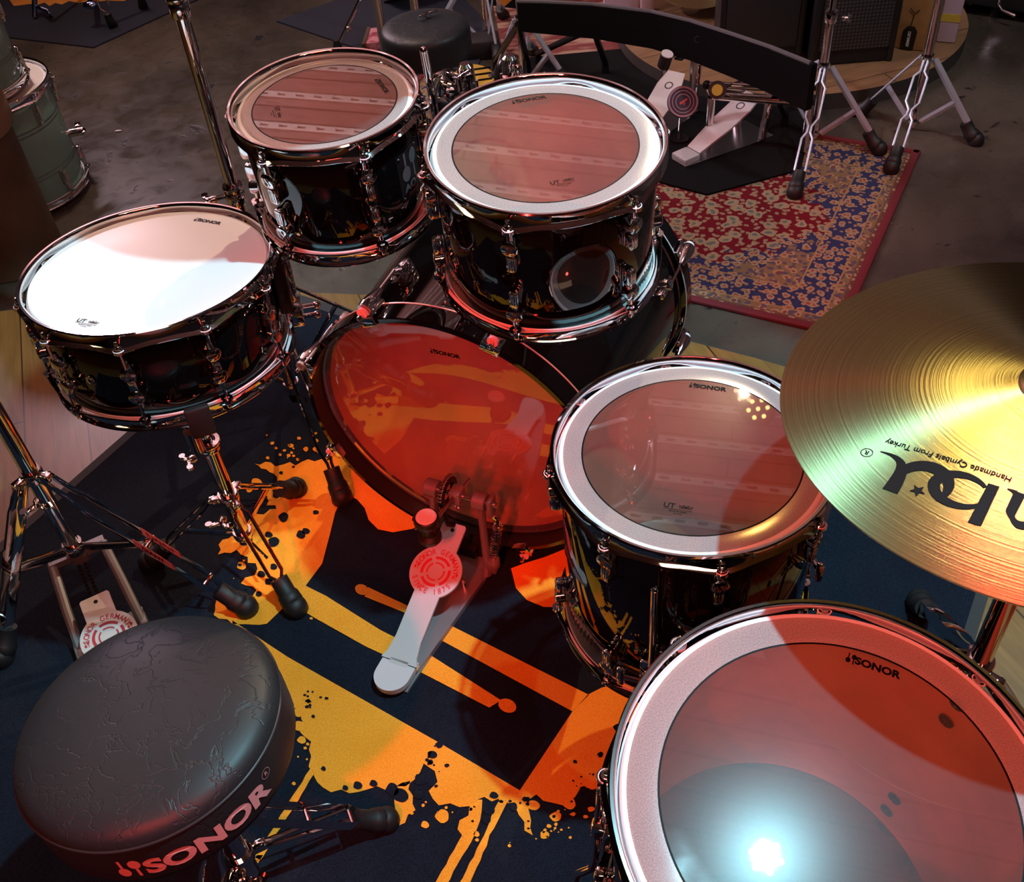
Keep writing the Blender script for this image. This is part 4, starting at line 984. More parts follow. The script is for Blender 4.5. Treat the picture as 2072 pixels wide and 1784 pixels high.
b = MB(); b.cyl((yb.x, yb.y, .60), (yb.x, yb.y, .775), .0115, 'chrome', 20); b.tube([(yb.x, yb.y, .775), (yb.x-.01, yb.y-.005, .80), cc+V((0, 0, .0))-cn*.015, cc+cn*.045, cc+cn*.075], [.010, .010, .007, .0045, .0045], 'chrome', 14); b.build('upper_tube', cst)
collar(cst, (yb.x, yb.y, .60), .0145, .024); collar(cst, (yb.x, yb.y, .352), .0145, .016); collar(cst, (yb.x, yb.y, .330), .0145, .026, ears=(rad(72), rad(-48), rad(192)))
b = MB(); 
for s in (-.009, .009): b.box((-.040, s, .345), (.06, .005, .030), 'chrome', MX.Translation((yb.x, yb.y, 0)) @ MX.Rotation(rad(-20), 4, 'Z'), .002)
b.box((-.052, 0, .352), (.03, .03, .034), 'black_metal', MX.Translation((yb.x, yb.y, 0)) @ MX.Rotation(rad(-20), 4, 'Z'), .003); b.build('height_clamp', cst)
wing(cst, (yb.x-.074, yb.y+.022, .362), (-.9, .3, .2), .024)
yl = []
for a, P in ((72, V((.711, 1.085, .0045))), (-48, V((.84, .49, .002))), (192, V((.25, .675, .0045)))):
    d = V((cos(rad(a)), sin(rad(a)), 0)); A = V((yb.x, yb.y, .330))+d*.026; yl.append((A, P)); strut_leg(cst, A, P, kind='strap', gap=.012)
braces(cst, V((yb.x, yb.y, .07)), yl, f=.55)
# ---------------------------------------------------------------- setting
b = MB(); b.add([(-5, -3.2, FLZ), (5, -3.2, FLZ), (5, 7.5, FLZ), (-5, 7.5, FLZ)], [(0, 1, 2, 3)], 'concrete'); struct(b, 'floor')
def wall(name, p0, p1):
    b = MB(); b.add([(*p0, FLZ), (*p1, FLZ), (*p1, 3.3), (*p0, 3.3)], [(0, 1, 2, 3)], 'wall'); struct(b, name)
wall('wall_back', (-5, 7.5), (5, 7.5)); wall('wall_left', (-5, -3.2), (-5, 7.5)); wall('wall_right', (5, -3.2), (5, 7.5)); wall('wall_front', (-5, -3.2), (5, -3.2))
b = MB(); b.add([(-5, -3.2, 3.3), (5, -3.2, 3.3), (5, 7.5, 3.3), (-5, 7.5, 3.3)], [(0, 1, 2, 3)], 'ceiling_wood'); struct(b, 'ceiling')
# steel strips with punched holes running along the ceiling
for i in range(13):
    A = MX.Translation(V((.35, 3.5, 3.288)) + V((sin(rad(17)), cos(rad(17)), 0))*(.265*(i-6))) @ MX.Rotation(rad(-17), 4, 'Z'); b = MB(); L = 2.4; n = 46
    for k in range(n):
        x0 = -L+2*L*k/n; x1 = -L+2*L*(k+.55)/n; b.box(((x0+x1)/2, 0, 0), (x1-x0, .034, .005), 'steel_strip', A)
    for s in (-1, 1): b.box((0, s*.0165, 0), (2*L, .011, .006), 'steel_strip', A)
    o = struct(b, 'trim_%d' % (i+1))
# round wooden riser that carries the kit: its far edge shows, the rest runs under the camera
rc, rr = V((-1.14, -.83, 0)), 3.17
b = MB(); n = 120; top = [(rc.x+rr*cos(2*pi*i/n), rc.y+rr*sin(2*pi*i/n)) for i in range(n)]
b.add([(x, y, 0) for x, y in top], [tuple(range(n))], 'floor_wood')
b.lathe([(rr, FLZ), (rr, -.004), (rr+.003, -.004), (rr+.003, 0), (rr, 0)], 'riser_side', n, MX.Translation(rc)); o = struct(b, 'platform')
rc2, rr2 = V((1.16, 3.695, 0)), .62
b = MB(); n = 90; b.add([(rc2.x+rr2*cos(2*pi*i/n), rc2.y+rr2*sin(2*pi*i/n), 0) for i in range(n)], [tuple(range(n))], 'riser_wood')
b.lathe([(rr2, FLZ), (rr2, 0)], 'riser_side', n, MX.Translation(rc2) @ MX())
o = b.build('round_riser', None, None); tag(o, 'low round wooden riser under the speaker cabinets at the back right', 'platform')
# ---------------------------------------------------------------- carpet with splatter print
cu = V((.829, -.559, 0)); cv = V((.559, .829, 0))
b = MB(); u0, u1, v0, v1 = -1.737, .089, -.62, 1.585
fw = lambda u, v, z=0: cu*u+cv*v+V((0, 0, z))
b.add([fw(u0, v0, .0), fw(u1, v0, 0), fw(u1, v1, 0), fw(u0, v1, 0), fw(u0, v0, .004), fw(u1, v0, .004), fw(u1, v1, .004), fw(u0, v1, .004)], [(4, 5, 6, 7), (0, 1, 5, 4), (1, 2, 6, 5), (2, 3, 7, 6), (3, 0, 4, 7)], 'carpet_navy')
for q in (((u0, v0), (u0+.022, v1)), ((u1-.022, v0), (u1, v1)), ((u0, v1-.03), (u1, v1))):
    (a, c), (d, e) = q; b.add([fw(a, c, .0046), fw(d, c, .0046), fw(d, e, .0046), fw(a, e, .0046)], [(0, 1, 2, 3)], 'carpet_edge')
rnd = random.Random(5)
def jag(poly, amp, step=.012):
    'photo pixels to floor points, edges broken up into small lobes'
    P = [at(x, y, .0045) for x, y in poly]; out = []
    for i in range(len(P)):
        p, q = P[i], P[(i+1) % len(P)]; am = amp[i] if isinstance(amp, list) else amp
        L = (q-p).length; n = max(1, int(L/step)) if am else 1; nr = V((-(q-p).y, (q-p).x, 0)).normalized()
        for k in range(n):
            out.append(p.lerp(q, k/n)+(nr*(rnd.random()-.5)*2*am*(1 if k else .2)))
    return [(p.x, p.y) for p in out]
def carpet_poly(poly, mt, z): b.add([(x, y, z) for x, y in poly], [tuple(range(len(poly)))], mt)
Z1, Z2, Z3 = .0052, .0057, .0062
ORG, NAV = 'carpet_orange', 'carpet_navy'
J = .010
def shape(pts, mt, z):  # pts: (x, y, jag?)
    carpet_poly(jag([(p[0], p[1]) for p in pts], [J*(p[2] if len(p) > 2 else 0) for p in pts]), mt, z)
shape([(615, 1190), (652, 1140), (668, 1080), (678, 1038), (690, 1012), (702, 1002), (722, 1010), (738, 1028), (746, 1052), (765, 1071), (795, 1077), (835, 1070), (880, 1040), (840, 985), (780, 930), (735, 890, 1), (690, 925, 1), (650, 930, 1), (610, 936, 1), (575, 940, 1), (548, 935, .6), (515, 938, .3), (560, 965, .3), (565, 985, 1), (530, 1000, 1), (560, 1030, 1), (520, 1040, .6), (500, 1075, .5), (450, 1092, .5), (441, 1122, .5), (480, 1112, .5), (500, 1128, 1), (520, 1150, 1), (488, 1180, .8), (520, 1195, 1), (480, 1225, .8), (440, 1212, .5), (432, 1245, .5), (470, 1262, .3), (540, 1262)], ORG, Z1)
shape([(1034, 1150), (1060, 1140), (1100, 1128), (1140, 1112), (1185, 1085), (1290, 1010), (1420, 1100), (1330, 1230), (1200, 1226), (1150, 1229), (1100, 1228), (1066, 1214), (1044, 1190)], ORG, Z1)
shape([(470, 1255), (582, 1329), (886, 1501), (1052, 1599), (1158, 1440), (1190, 1405), (1218, 1391), (1300, 1372), (1450, 1392), (1420, 1470, 1), (1330, 1455, 1), (1268, 1462, .8), (1250, 1500, 1), (1240, 1540, 1), (1205, 1590, 1), (1165, 1612, 1), (1120, 1625, .8), (1085, 1606, 1), (1050, 1622, 1), (1010, 1616, 1), (965, 1618, 1), (930, 1632, 1), (890, 1628, 1), (868, 1600, 1), (880, 1560, .7), (858, 1545, .6), (838, 1578, 1), (800, 1590, 1), (745, 1596, 1), (690, 1598, 1), (655, 1592, 1), (636, 1566, .8), (630, 1530, 1), (618, 1490, 1), (612, 1440, 1), (590, 1415, 1), (540, 1395, 1), (480, 1330)], ORG, Z1)
shape([(798, 1592, .6), (830, 1580, .6), (842, 1640, .8), (820, 1665, .5), (792, 1684, .3), (775, 1672, .3), (800, 1640, .4)], ORG, Z1)
# the two drumsticks inside the dark block
shape([(745, 1188), (738, 1207), (820, 1240), (885, 1291), (1158, 1439), (1192, 1406), (907, 1263), (830, 1228)], ORG, Z1); carpet_poly([(at(x, y, 0).x, at(x, y, 0).y) for x, y in ellipse(733, 1196, 14, 10.5, 20, .35)], ORG, Z2)
shape([(600, 1176), (560, 1205), (640, 1252), (740, 1308), (845, 1357), (990, 1432), (1014, 1417), (870, 1325), (770, 1275), (660, 1206)], ORG, Z2); carpet_poly([(at(x, y, 0).x, at(x, y, 0).y) for x, y in ellipse(1027, 1431, 19, 13.5, 20, .4)], ORG, Z3)
# drips
for pts in ([(628, 1556), (642, 1556), (528, 1740), (515, 1735)], [(520, 1730), (533, 1730), (490, 1800), (478, 1800)], [(952, 1618), (976, 1618), (972, 1660), (960, 1690), (892, 1810), (868, 1810), (935, 1690), (926, 1678), (930, 1660), (948, 1650)], [(1012, 1610), (1034, 1612), (1008, 1660), (990, 1690), (985, 1712), (930, 1830), (912, 1822), (980, 1690), (988, 1670)]):
    shape([(x, y, .12) for x, y in pts], ORG, Z2)
shape([(1040, 1610, .4), (1066, 1622, .5), (1075, 1660, .4), (1078, 1690, .3), (1062, 1680, .5), (1050, 1650, .4)], ORG, Z2)
def blot(x, y, r, mt, z, n=14):
    ph = rnd.random()*6; k = rnd.uniform(.75, 1.0)
    carpet_poly([(at(px_, py_, 0).x, at(px_, py_, 0).y) for px_, py_ in [(x+r*cos(t)*(1+.12*sin(3*t+ph)), y+r*k*sin(t)*(1+.12*sin(2*t+ph))) for t in [2*pi*i/n for i in range(n)]]], mt, z)
for x, y, r in ((896, 1654, 14), (861, 1671, 8), (1152, 1627, 13), (1125, 1655, 12), (1198, 1590, 12), (1215, 1620, 9), (1213, 1650, 10), (1102, 1692, 9), (1080, 1632, 12), (1196, 1640, 7), (1160, 1650, 5), (1111, 1674, 5), (608, 1472, 14), (607, 1443, 11), (612, 1500, 9), (576, 1525, 8), (566, 1550, 4), (596, 1588, 4), (562, 1585, 6), (520, 980, 11), (506, 993, 7), (555, 955, 5), (590, 905, 5), (640, 895, 5), (552, 900, 4), (606, 890, 4), (640, 912, 6), (620, 912, 5), (490, 1148, 9), (447, 1200, 6), (540, 1005, 8), (500, 1095, 8), (585, 925, 4), (560, 910, 3), (1240, 1480, 7), (1262, 1440, 6), (1185, 1655, 5), (965, 1690, 6), (966, 1702, 4), (640, 880, 3)):
    blot(x, y, r, ORG, Z2)
for i in range(70):
    s = rnd.choice(((600, 1480, 45, 130), (1180, 1630, 90, 60), (880, 1640, 130, 50), (590, 920, 70, 40), (470, 1130, 40, 110), (1100, 1680, 60, 40)))
    blot(s[0]+rnd.gauss(0, .5)*s[2], s[1]+rnd.gauss(0, .5)*s[3], rnd.uniform(1.2, 4.2), ORG, Z2, 9)
for x, y, r in ((560, 1005, 7), (575, 1050, 10), (545, 1085, 8), (555, 1100, 11), (530, 1165, 8), (555, 1150, 7), (545, 1180, 8), (525, 1205, 6), (890, 1510, 8), (876, 1530, 9), (872, 1545, 6), (905, 1552, 5), (700, 1597, 6), (725, 1592, 9), (757, 1588, 8), (795, 1600, 13), (812, 1612, 15), (852, 1580, 13), (848, 1610, 11), (656, 1558, 5), (990, 1640, 13), (1000, 1612, 9), (985, 1660, 10), (1040, 1635, 8), (1215, 1530, 6), (1250, 1475, 9), (1180, 1600, 7), (1062, 1620, 5), (600, 1120, 0.5), (610, 1085, 9), (620, 1078, 8), (640, 1040, 6), (570, 960, 4), (595, 948, 3), (662, 1416, 4), (650, 1414, 3)):
    blot(x, y, r, NAV, Z3)
for i in range(60):
    s = rnd.choice(((625, 1420, 20, 30), (860, 1600, 60, 30), (1180, 1590, 60, 40), (500, 1160, 50, 60), (540, 1010, 40, 40), (1040, 1625, 60, 12), (870, 1535, 14, 28)))
    blot(s[0]+rnd.gauss(0, .5)*s[2], s[1]+rnd.gauss(0, .5)*s[3], rnd.uniform(1.2, 4.5), NAV, Z3, 9)
# frame lines printed near the far edge
for q in ((-1.25, 1.50, -.05, 1.506), (-1.25, 1.20, -1.243, 1.50), (-.905, 1.28, -.898, 1.50)):
    b.add([fw(q[0], q[1], .0052), fw(q[2], q[1], .0052), fw(q[2], q[3], .0052), fw(q[0], q[3], .0052)], [(0, 1, 2, 3)], 'carpet_edge')
o = b.build('stage_carpet', None, None); tag(o, 'navy carpet under the drum kit printed with an orange splatter and two drumsticks', 'carpet')
# ---------------------------------------------------------------- oriental rug
def persian():
    m, nt, out = _new('oriental_rug'); L = nt.links.new
    p = N(nt, 'ShaderNodeBsdfPrincipled'); p.inputs['Roughness'].default_value = .95; p.inputs['Specular IOR Level'].default_value = .1
    tc = N(nt, 'ShaderNodeTexCoord'); sp = N(nt, 'ShaderNodeSeparateXYZ'); L(tc.outputs['Object'], sp.inputs[0])
    def mth(op, a, c=None, v=None):
        n = N(nt, 'ShaderNodeMath', operation=op)
        for i, q in ((0, a), (1, c)):
            if q is None: continue
            if isinstance(q, (int, float)): n.inputs[i].default_value = q
            else: L(q, n.inputs[i])
        return n.outputs[0]
    nz = N(nt, 'ShaderNodeTexNoise'); nz.inputs['Scale'].default_value = 17; nz.inputs['Detail'].default_value = 2; L(tc.outputs['Object'], nz.inputs['Vector'])
    X = mth('ABSOLUTE', sp.outputs[0]); Y = mth('ABSOLUTE', sp.outputs[1])
    d = mth('MINIMUM', mth('SUBTRACT', RL/2, X), mth('SUBTRACT', RW/2, Y))
    def flowers(scale, thr, w=.05, off=0.):
        mp = N(nt, 'ShaderNodeMapping'); mp.inputs['Location'].default_value = (off, off, 0); L(tc.outputs['Object'], mp.inputs[0])
        ds = N(nt, 'ShaderNodeTexNoise'); ds.inputs['Scale'].default_value = scale*1.6; L(mp.outputs[0], ds.inputs['Vector'])
        mx = N(nt, 'ShaderNodeMix', data_type='RGBA', blend_type='LINEAR_LIGHT'); mx.inputs[0].default_value = .35/scale; L(mp.outputs[0], mx.inputs[6]); L(ds.outputs[1], mx.inputs[7])
        v = N(nt, 'ShaderNodeTexVoronoi', voronoi_dimensions='2D'); v.inputs['Scale'].default_value = scale; L(mx.outputs[2], v.inputs['Vector'])
        return v
    def mix(f, a, c):
        n = N(nt, 'ShaderNodeMix', data_type='RGBA'); L(f, n.inputs[0])
        for i, q in ((6, a), (7, c)):
            if isinstance(q, tuple): n.inputs[i].default_value = (*q, 1)
            else: L(q, n.inputs[i])
        return n.outputs[2]
    RED, CREAM, NAVY, GOLD, OLIVE = (.15, .010, .017), (.33, .26, .15), (.034, .040, .105), (.34, .22, .09), (.13, .15, .13)
    f1 = flowers(19, .3); f2 = flowers(46, .3, off=.3); f3 = flowers(33, .3, off=.7)
    big = mth('LESS_THAN', f1.outputs['Distance'], .33); core = mth('LESS_THAN', f1.outputs['Distance'], .13); small = mth('LESS_THAN', f2.outputs['Distance'], .30)
    field = mix(small, RED, (.30, .22, .13)); field = mix(big, field, CREAM); field = mix(core, field, OLIVE)
    f3b = mth('LESS_THAN', f3.outputs['Distance'], .36); f3c = mth('LESS_THAN', f3.outputs['Distance'], .15)
    bord = mix(f3b, NAVY, CREAM); bord = mix(f3c, bord, (.28, .07, .06)); sm2 = mth('LESS_THAN', f2.outputs['Distance'], .22); bord = mix(sm2, bord, (.34, .20, .10))
    span = mix(f3b, (.22, .145, .075), (.34, .25, .14)); span = mix(small, span, (.10, .085, .11)); span = mix(f3c, span, (.20, .05, .04))
    hexd = mth('MAXIMUM', mth('ADD', mth('MULTIPLY', X, 1.323), mth('MULTIPLY', Y, 1.209)), mth('MULTIPLY', Y, 3.5)); hexd = mth('ADD', hexd, mth('MULTIPLY', mth('SUBTRACT', nz.outputs[0], .5), .34))
    ringb = mth('LESS_THAN', hexd, 1.09); inner = mth('LESS_THAN', hexd, 1.0)
    c = mix(ringb, span, bord); c = mix(inner, c, field)
    def band(lo, colr):
        nonlocal c
        c = mix(mth('LESS_THAN', d, lo), c, colr)
    band(.150, GOLD); band(.1455, bord); band(.060, GOLD); band(.056, span); band(.034, (.16, .08, .05)); band(.030, mix(small, (.12, .06, .04), CREAM)); band(.018, RED)
    fz = N(nt, 'ShaderNodeTexNoise'); fz.inputs['Scale'].default_value = 300; L(tc.outputs['Object'], fz.inputs['Vector'])
    fr = N(nt, 'ShaderNodeMapRange'); fr.inputs[3].default_value = .75; fr.inputs[4].default_value = 1.2; L(fz.outputs[0], fr.inputs[0])
    mm = N(nt, 'ShaderNodeMix', data_type='RGBA', blend_type='MULTIPLY'); mm.inputs[0].default_value = 1; L(c, mm.inputs[6]); L(fr.outputs[0], mm.inputs[7])
    L(mm.outputs[2], p.inputs['Base Color'])
    bp = N(nt, 'ShaderNodeBump'); bp.inputs['Strength'].default_value = .4; bp.inputs['Distance'].default_value = .002; L(fz.outputs[0], bp.inputs['Height']); L(bp.outputs[0], p.inputs['Normal'])
    L(p.outputs[0], out.inputs[0]); return m
rBC = at(1699, 683, FLZ); rTR = at(1862, 310, FLZ); rv = (rTR-rBC); RW = rv.length; rv.normalize(); ru = V((rv.y, -rv.x, 0)); RL = 1.75
M['persian'] = persian()
ro = rBC-ru*RL/2+rv*RW/2; RR = MX((ru, rv, V((0, 0, 1)))).transposed()
rug = thing('oriental_rug', 'red and navy oriental rug with cream flowers on the dark floor beyond the bass drum', 'rug', (ro.x, ro.y, FLZ), RR)
b = MB(); b.box((0, 0, .004), (RL, RW, .008), 'persian', None, .003); b.build('woven_pile', rug, world=False)
b = MB(); 
for s in (-1, 1):
    b.box((0, s*(RW/2-.011), .0055), (RL+.004, .024, .011), 'rug_bind', bev=.004); b.box((s*(RL/2-.011), 0, .0055), (.024, RW+.004, .011), 'rug_bind', bev=.004)
M['rug_bind'] = mat('dark_red_binding', (.13, .009, .015), .9, bump=(300, .3, .001)); b.build('bound_edge', rug, world=False)
# ---------------------------------------------------------------- cymbal stands at the back right
def simple_stand(label, base, z_col, feet, top, kinds, clamp_z=None, group=None):
    base = V(base); t = thing('cymbal_stand', label, 'cymbal stand', base, group=group)
    b = MB(); b.cyl((base.x, base.y, base.z+.012), (base.x, base.y, clamp_z or top), .0125, 'chrome', 18); b.build('lower_tube', t)
    if clamp_z:
        b = MB(); b.cyl((base.x, base.y, clamp_z), (base.x, base.y, top), .0095, 'chrome', 16); b.build('upper_tube', t)
        collar(t, (base.x, base.y, clamp_z), .0125, .034); wing(t, (base.x+.034, base.y-.014, clamp_z-.004), (1, -.4, 0), .017)
    collar(t, (base.x, base.y, z_col), .0125, .024); collar(t, (base.x, base.y, base.z+.03), .0125, .016); L = []
    for P, k in zip(feet, kinds):
        P = V(P); d = V((P.x-base.x, P.y-base.y, 0)).normalized(); A = V((base.x, base.y, z_col))+d*.022; strut_leg(t, A, P, kind=k, gap=.019, r=.0034, foot=.019, key='steel')
        if k != 'pinch':
            q = A.lerp(P+V((0, 0, .03)), .55); bb = MB(); s = V((-d.y, d.x, 0)); bb.tube([V((base.x, base.y, base.z+.03))+d*.02, q], .009, 'steel', 4, flat=(1, .4), up=s); bb.build('brace', t)
    return t
rz = FLZ+.0085
simple_stand('chrome tripod stand standing on the oriental rug beside the black pedal mat', (1.034, 2.888, FLZ), .188, [(*at(1608, 395, rz).xy, rz), (*at(1775, 308, rz).xy, rz), (.93, 3.19, FLZ+.004)], .95, ['pinch', 'bar', 'bar'], .335)
simple_stand('chrome tripod stand at the right in front of the cardboard box', (1.348, 2.896, FLZ), .176, [(*at(1803, 345, rz).xy, rz), (*at(1970, 290, FLZ).xy, FLZ), (1.22, 3.02, FLZ)], .95, ['pinch', 'bar', 'wire'])
# ---------------------------------------------------------------- black mat, double pedal, pad and curved board
mz = rz+.0
b = MB(); pts = [at(1340, 372, mz), at(1430, 396, mz), at(1620, 345, mz), at(1640, 262, mz), at(1600, 215, mz), at(1330, 95, mz), at(1060, 120, mz), at(1020, 250, mz)]
b.prism([(p.x, p.y) for p in pts], mz, mz+.006, 'mat_black'); o = b.build('pedal_mat', None, None); tag(o, 'black mat under the double bass pedal, lying partly on the oriental rug', 'mat'); mtop = mz+.006
def small_pedal(par, O, fwd, up=18, board='alu', beater=None):
    O = V(O); f = V(fwd).normalized(); s = V((f.y, -f.x, 0)); T = MX(((s.x, f.x, 0, O.x), (s.y, f.y, 0, O.y), (0, 0, 1, O.z), (0, 0, 0, 1)))
    b = MB(); b.prism([(-.035, 0), (.035, 0), (.065, .27), (.065, .33), (-.065, .33), (-.065, .27)], 0, .006, 'chrome_dull', T); b.build('base_plate', par)
    b = MB(); b.box((0, .03, .016), (.066, .06, .020), board, T, .005); b.build('heel_plate', par)
    F = T @ MX.Translation((0, .062, .022)) @ MX.Rotation(rad(up), 4, 'X'); b = MB(); b.prism([(-.028, 0), (.028, 0), (.042, .12), (.042, .20), (.03, .255), (-.03, .255), (-.042, .20), (-.042, .12)], 0, .006, board, F)
    b.lathe([(.010, .0065), (.014, .0065)], 'grey_ink', 18, F @ MX.Translation((0, .20, 0))); b.build('footboard', par)
    b = MB()
    for q in (-1, 1): b.tube([T @ V((q*.058, .29, .006)), T @ V((q*.052, .305, .1)), T @ V((q*.05, .31, .19))], [.013, .011, .013], 'chrome_dull', 10)
    b.build('frame_post', par); b = MB(); b.cyl(T @ V((-.062, .31, .19)), T @ V((.075, .31, .19)), .0065, 'chrome', 12); b.box((0, .31, .19), (.03, .034, .034), 'black_metal', T, .005); b.build('axle', par)
    b = MB(); b.tube([T @ V((.075, .30, .17)), T @ V((.07, .285, .04))], .007, 'chrome', 10); b.build('spring', par)
    return T
pt0 = at(1372, 332, mtop); pdir = (at(1510, 272, mtop)-pt0); 
dp = thing('double_bass_pedal', 'chrome double bass drum pedal with two beaters on the black mat', 'pedal', (pt0.x, pt0.y, mtop))
T1 = small_pedal(dp, pt0, pdir, 24)
pq = at(1372, 222, mtop); pf2 = (pq-at(1240, 340, mtop)).normalized(); p2 = pq-pf2*.31; T2 = small_pedal(dp, p2, pf2, 26, 'white_plastic')
b = MB(); a0 = T2 @ V((.06, .31, .18)); a1 = T1 @ V((-.06, .31, .19)); b.tube([a0, a0.lerp(a1, .2), a0.lerp(a1, .8), a1], .010, 'chrome', 14); b.build('linkage_shaft', dp)
for T, d, col in ((T2, V((.0, -.05, .13)), 'white_plastic'), (T1, V((-.10, .02, .11)), 'gold')):
    b = MB(); q0 = T @ V((0, .31, .19)); q1 = at(1452, 182, .175) if col == 'gold' else at(1346, 122, .215); b.cyl(q0, q1, .004, 'chrome', 10); dd = d.normalized() if col == 'gold' else V((0, 0, 1))
    ax_ = V((-.3, -1, .5)).normalized() if col == 'gold' else V((.2, -.3, 1)).normalized(); r_ = .026 if col == 'gold' else .019
    b.cyl(q1-ax_*.022, q1+ax_*.022, r_, 'black_plastic', 22); b.cyl(q1+ax_*.022, q1+ax_*.025, r_*.62 if col == 'gold' else r_*.96, col, 22); b.build('beater', dp)
b = MB(); e0 = at(1430, 172, .16); e1 = at(1575, 178, .16); b.tube([e0, e1], .011, 'chrome', 14); e2 = at(1440, 193, .12); e3 = at(1640, 207, .12); b.tube([e2, e3], .013, 'chrome', 14)
for p in (e0, e1, e2, e3): b.sphere(p, .014, 'black_metal', 10)
for p in (e2, e3): b.cyl(p, V((p.x, p.y, mtop+.004)), .012, 'chrome_dull', 12)
for (p, q) in ((e0, e2), (e1, e3)): b.cyl(p, q, .009, 'chrome_dull', 10)
b.build('driveshaft', dp)
pc = at(1382, 206, .10); pn = (V((.0, -1, .75))).normalized(); PTm = MX.Translation(pc) @ frame_n(pn).to_4x4()
pad = thing('practice_pad', 'round dark pad with pink rings and a red emblem standing upright by the double pedal', 'pad', (pc.x, pc.y+.03, mtop))
b = MB(); b.lathe([(0, -.012), (.046, -.012), (.0475, -.009), (.0475, .0), (.045, .002), (0, .002)], 'purple_pad', 40, PTm)
for r0, r1 in ((.0405, .046), (.0315, .034), (.021, .0235)): b.lathe([(r0, .0024), (r1, .0024)], 'pink_ring', 40, PTm)
for q in ((-.006, -.003, .006), (.002, .001, .006), (.009, .005, .005), (.003, -.007, .003)): b.add([PTm @ V((x, y, .0026)) for x, y in ellipse(q[0], q[1], q[2], q[2]*.6, 12, .5)], [tuple(range(12))], 'red_emblem')
b.build('pad_disc', pad); b = MB(); b.cyl(pc-pn*.01, (pc.x, pc.y+.03, mtop+.004), .006, 'chrome_dull', 10); b.cyl((pc.x, pc.y+.03, mtop), (pc.x, pc.y+.03, mtop+.005), .03, 'black_metal', 18); b.build('pad_foot', pad)
# curved black board on trestle legs
ZT = .33; tops = [at(x, y, ZT) for x, y in ((1046, 7), (1100, 8), (1200, 13), (1320, 28), (1400, 47), (1480, 73), (1560, 100), (1642, 133))]
cb = thing('curved_board', 'long curved black board on splayed legs behind the large rack tom and double pedal', 'board', (tops[3].x, tops[3].y, FLZ))
b = MB(); n = len(tops); vs = []
for p in tops:
    o_ = (p-V((.1, 2.2, ZT))).normalized(); o_.z = 0
    hh_ = .088+.042*tops.index(p)/7; vs += [p, p+o_*.022, p+o_*.022-V((0, 0, hh_)), p-V((0, 0, hh_))]
fs = [(4*i+k, 4*i+(k+1) % 4, 4*i+4+(k+1) % 4, 4*i+4+k) for i in range(n-1) for k in range(4)]+[(0, 1, 2, 3), (4*n-1, 4*n-2, 4*n-3, 4*n-4)]
b.add(vs, fs, 'black_cloth'); board = b.build('board', cb, 40)
b = MB()
for q in range(n-1):
    p0, p1 = tops[q], tops[q+1]; b.cyl(p0+V((0, .01, .002)), p1+V((0, .01, .002)), .007, 'lit_edge', 8)
M['lit_edge'] = mat('board_lit_edge', (.085, .085, .09), .5); b.build('lit_top_edge', cb)  # grey strip: the light on the board's top edge put into colour
b = MB()
for i_, (x, y) in enumerate(((1412, 75), (1535, 122), (1558, 128))):
    c_ = at(x, y, .29 if i_ == 0 else .27)+V((-.004, -.016, 0)); nn2 = V((-.35 if i_ else -.2, -1, 0)).normalized(); R_ = MX.Translation(c_) @ MX((V((-nn2.y, nn2.x, 0)), V((0, 0, 1)), nn2)).transposed().to_4x4()
    b.lathe([(.013 if i_ else .008, 0), (.0155 if i_ else .010, 0)], 'board_mark', 20, R_, a0=rad(50 if not i_ else 0), a1=rad(310 if not i_ else 360))
M['board_mark'] = mat('grey_board_mark', (.07, .07, .075), .5); b.build('printed_mark', cb)
for tp, f0, f1 in ((tops[0], at(1005, 150, FLZ), at(1070, 160, FLZ)), (tops[2], at(1090, 135, FLZ), at(1225, 155, FLZ)), (tops[6], at(1585, 262, FLZ), at(1650, 205, FLZ))):
    for q in (f0, f1): 
        b = MB(); b.tube([tp-V((0, -.012, .07)), q+V((0, 0, .05)), q+V((0, 0, .006))], [.011, .011, .014], 'black_metal', 10); b.build('leg', cb)
# second rug glimpsed under the board
M['red_rug'] = mat('red_striped_rug', (.17, .03, .03), .95, var=(7, (.36, .22, .15), .45, .6))
nt = M['red_rug'].node_tree
for n_ in nt.nodes:
    if n_.type == 'TEX_NOISE':
        mp = nt.nodes.new('ShaderNodeMapping'); mp.inputs['Scale'].default_value = (1, 5, 1); tcn = [k for k in nt.nodes if k.type == 'TEX_COORD'][0]
        nt.links.new(tcn.outputs['Object'], mp.inputs[0]); nt.links.new(mp.outputs[0], n_.inputs['Vector'])
b = MB(); b.prism([(.12, 3.55), (.98, 3.52), (1.0, 4.3), (.1, 4.3)], FLZ, FLZ+.006, 'red_rug'); o = b.build('patterned_rug', None, None); tag(o, 'worn red and cream rug seen under the curved black board', 'rug')
# ---------------------------------------------------------------- speaker cabinets, boxes at the back right
def grille_mat():
    m, nt, out = _new('punched_grille'); L = nt.links.new; p = N(nt, 'ShaderNodeBsdfPrincipled'); p.inputs['Roughness'].default_value = .5
    tc = N(nt, 'ShaderNodeTexCoord'); v = N(nt, 'ShaderNodeTexVoronoi', voronoi_dimensions='3D'); v.inputs['Scale'].default_value = 85; v.inputs['Randomness'].default_value = 0
    L(tc.outputs['Object'], v.inputs['Vector']); lt = N(nt, 'ShaderNodeMath', operation='LESS_THAN'); lt.inputs[1].default_value = .33; L(v.outputs['Distance'], lt.inputs[0])
    mx = N(nt, 'ShaderNodeMix', data_type='RGBA'); mx.inputs[6].default_value = (.02, .02, .021, 1); mx.inputs[7].default_value = (.085, .08, .075, 1); L(lt.outputs[0], mx.inputs[0]); L(mx.outputs[2], p.inputs['Base Color']); L(p.outputs[0], out.inputs[0]); return m
M['grille'] = grille_mat()
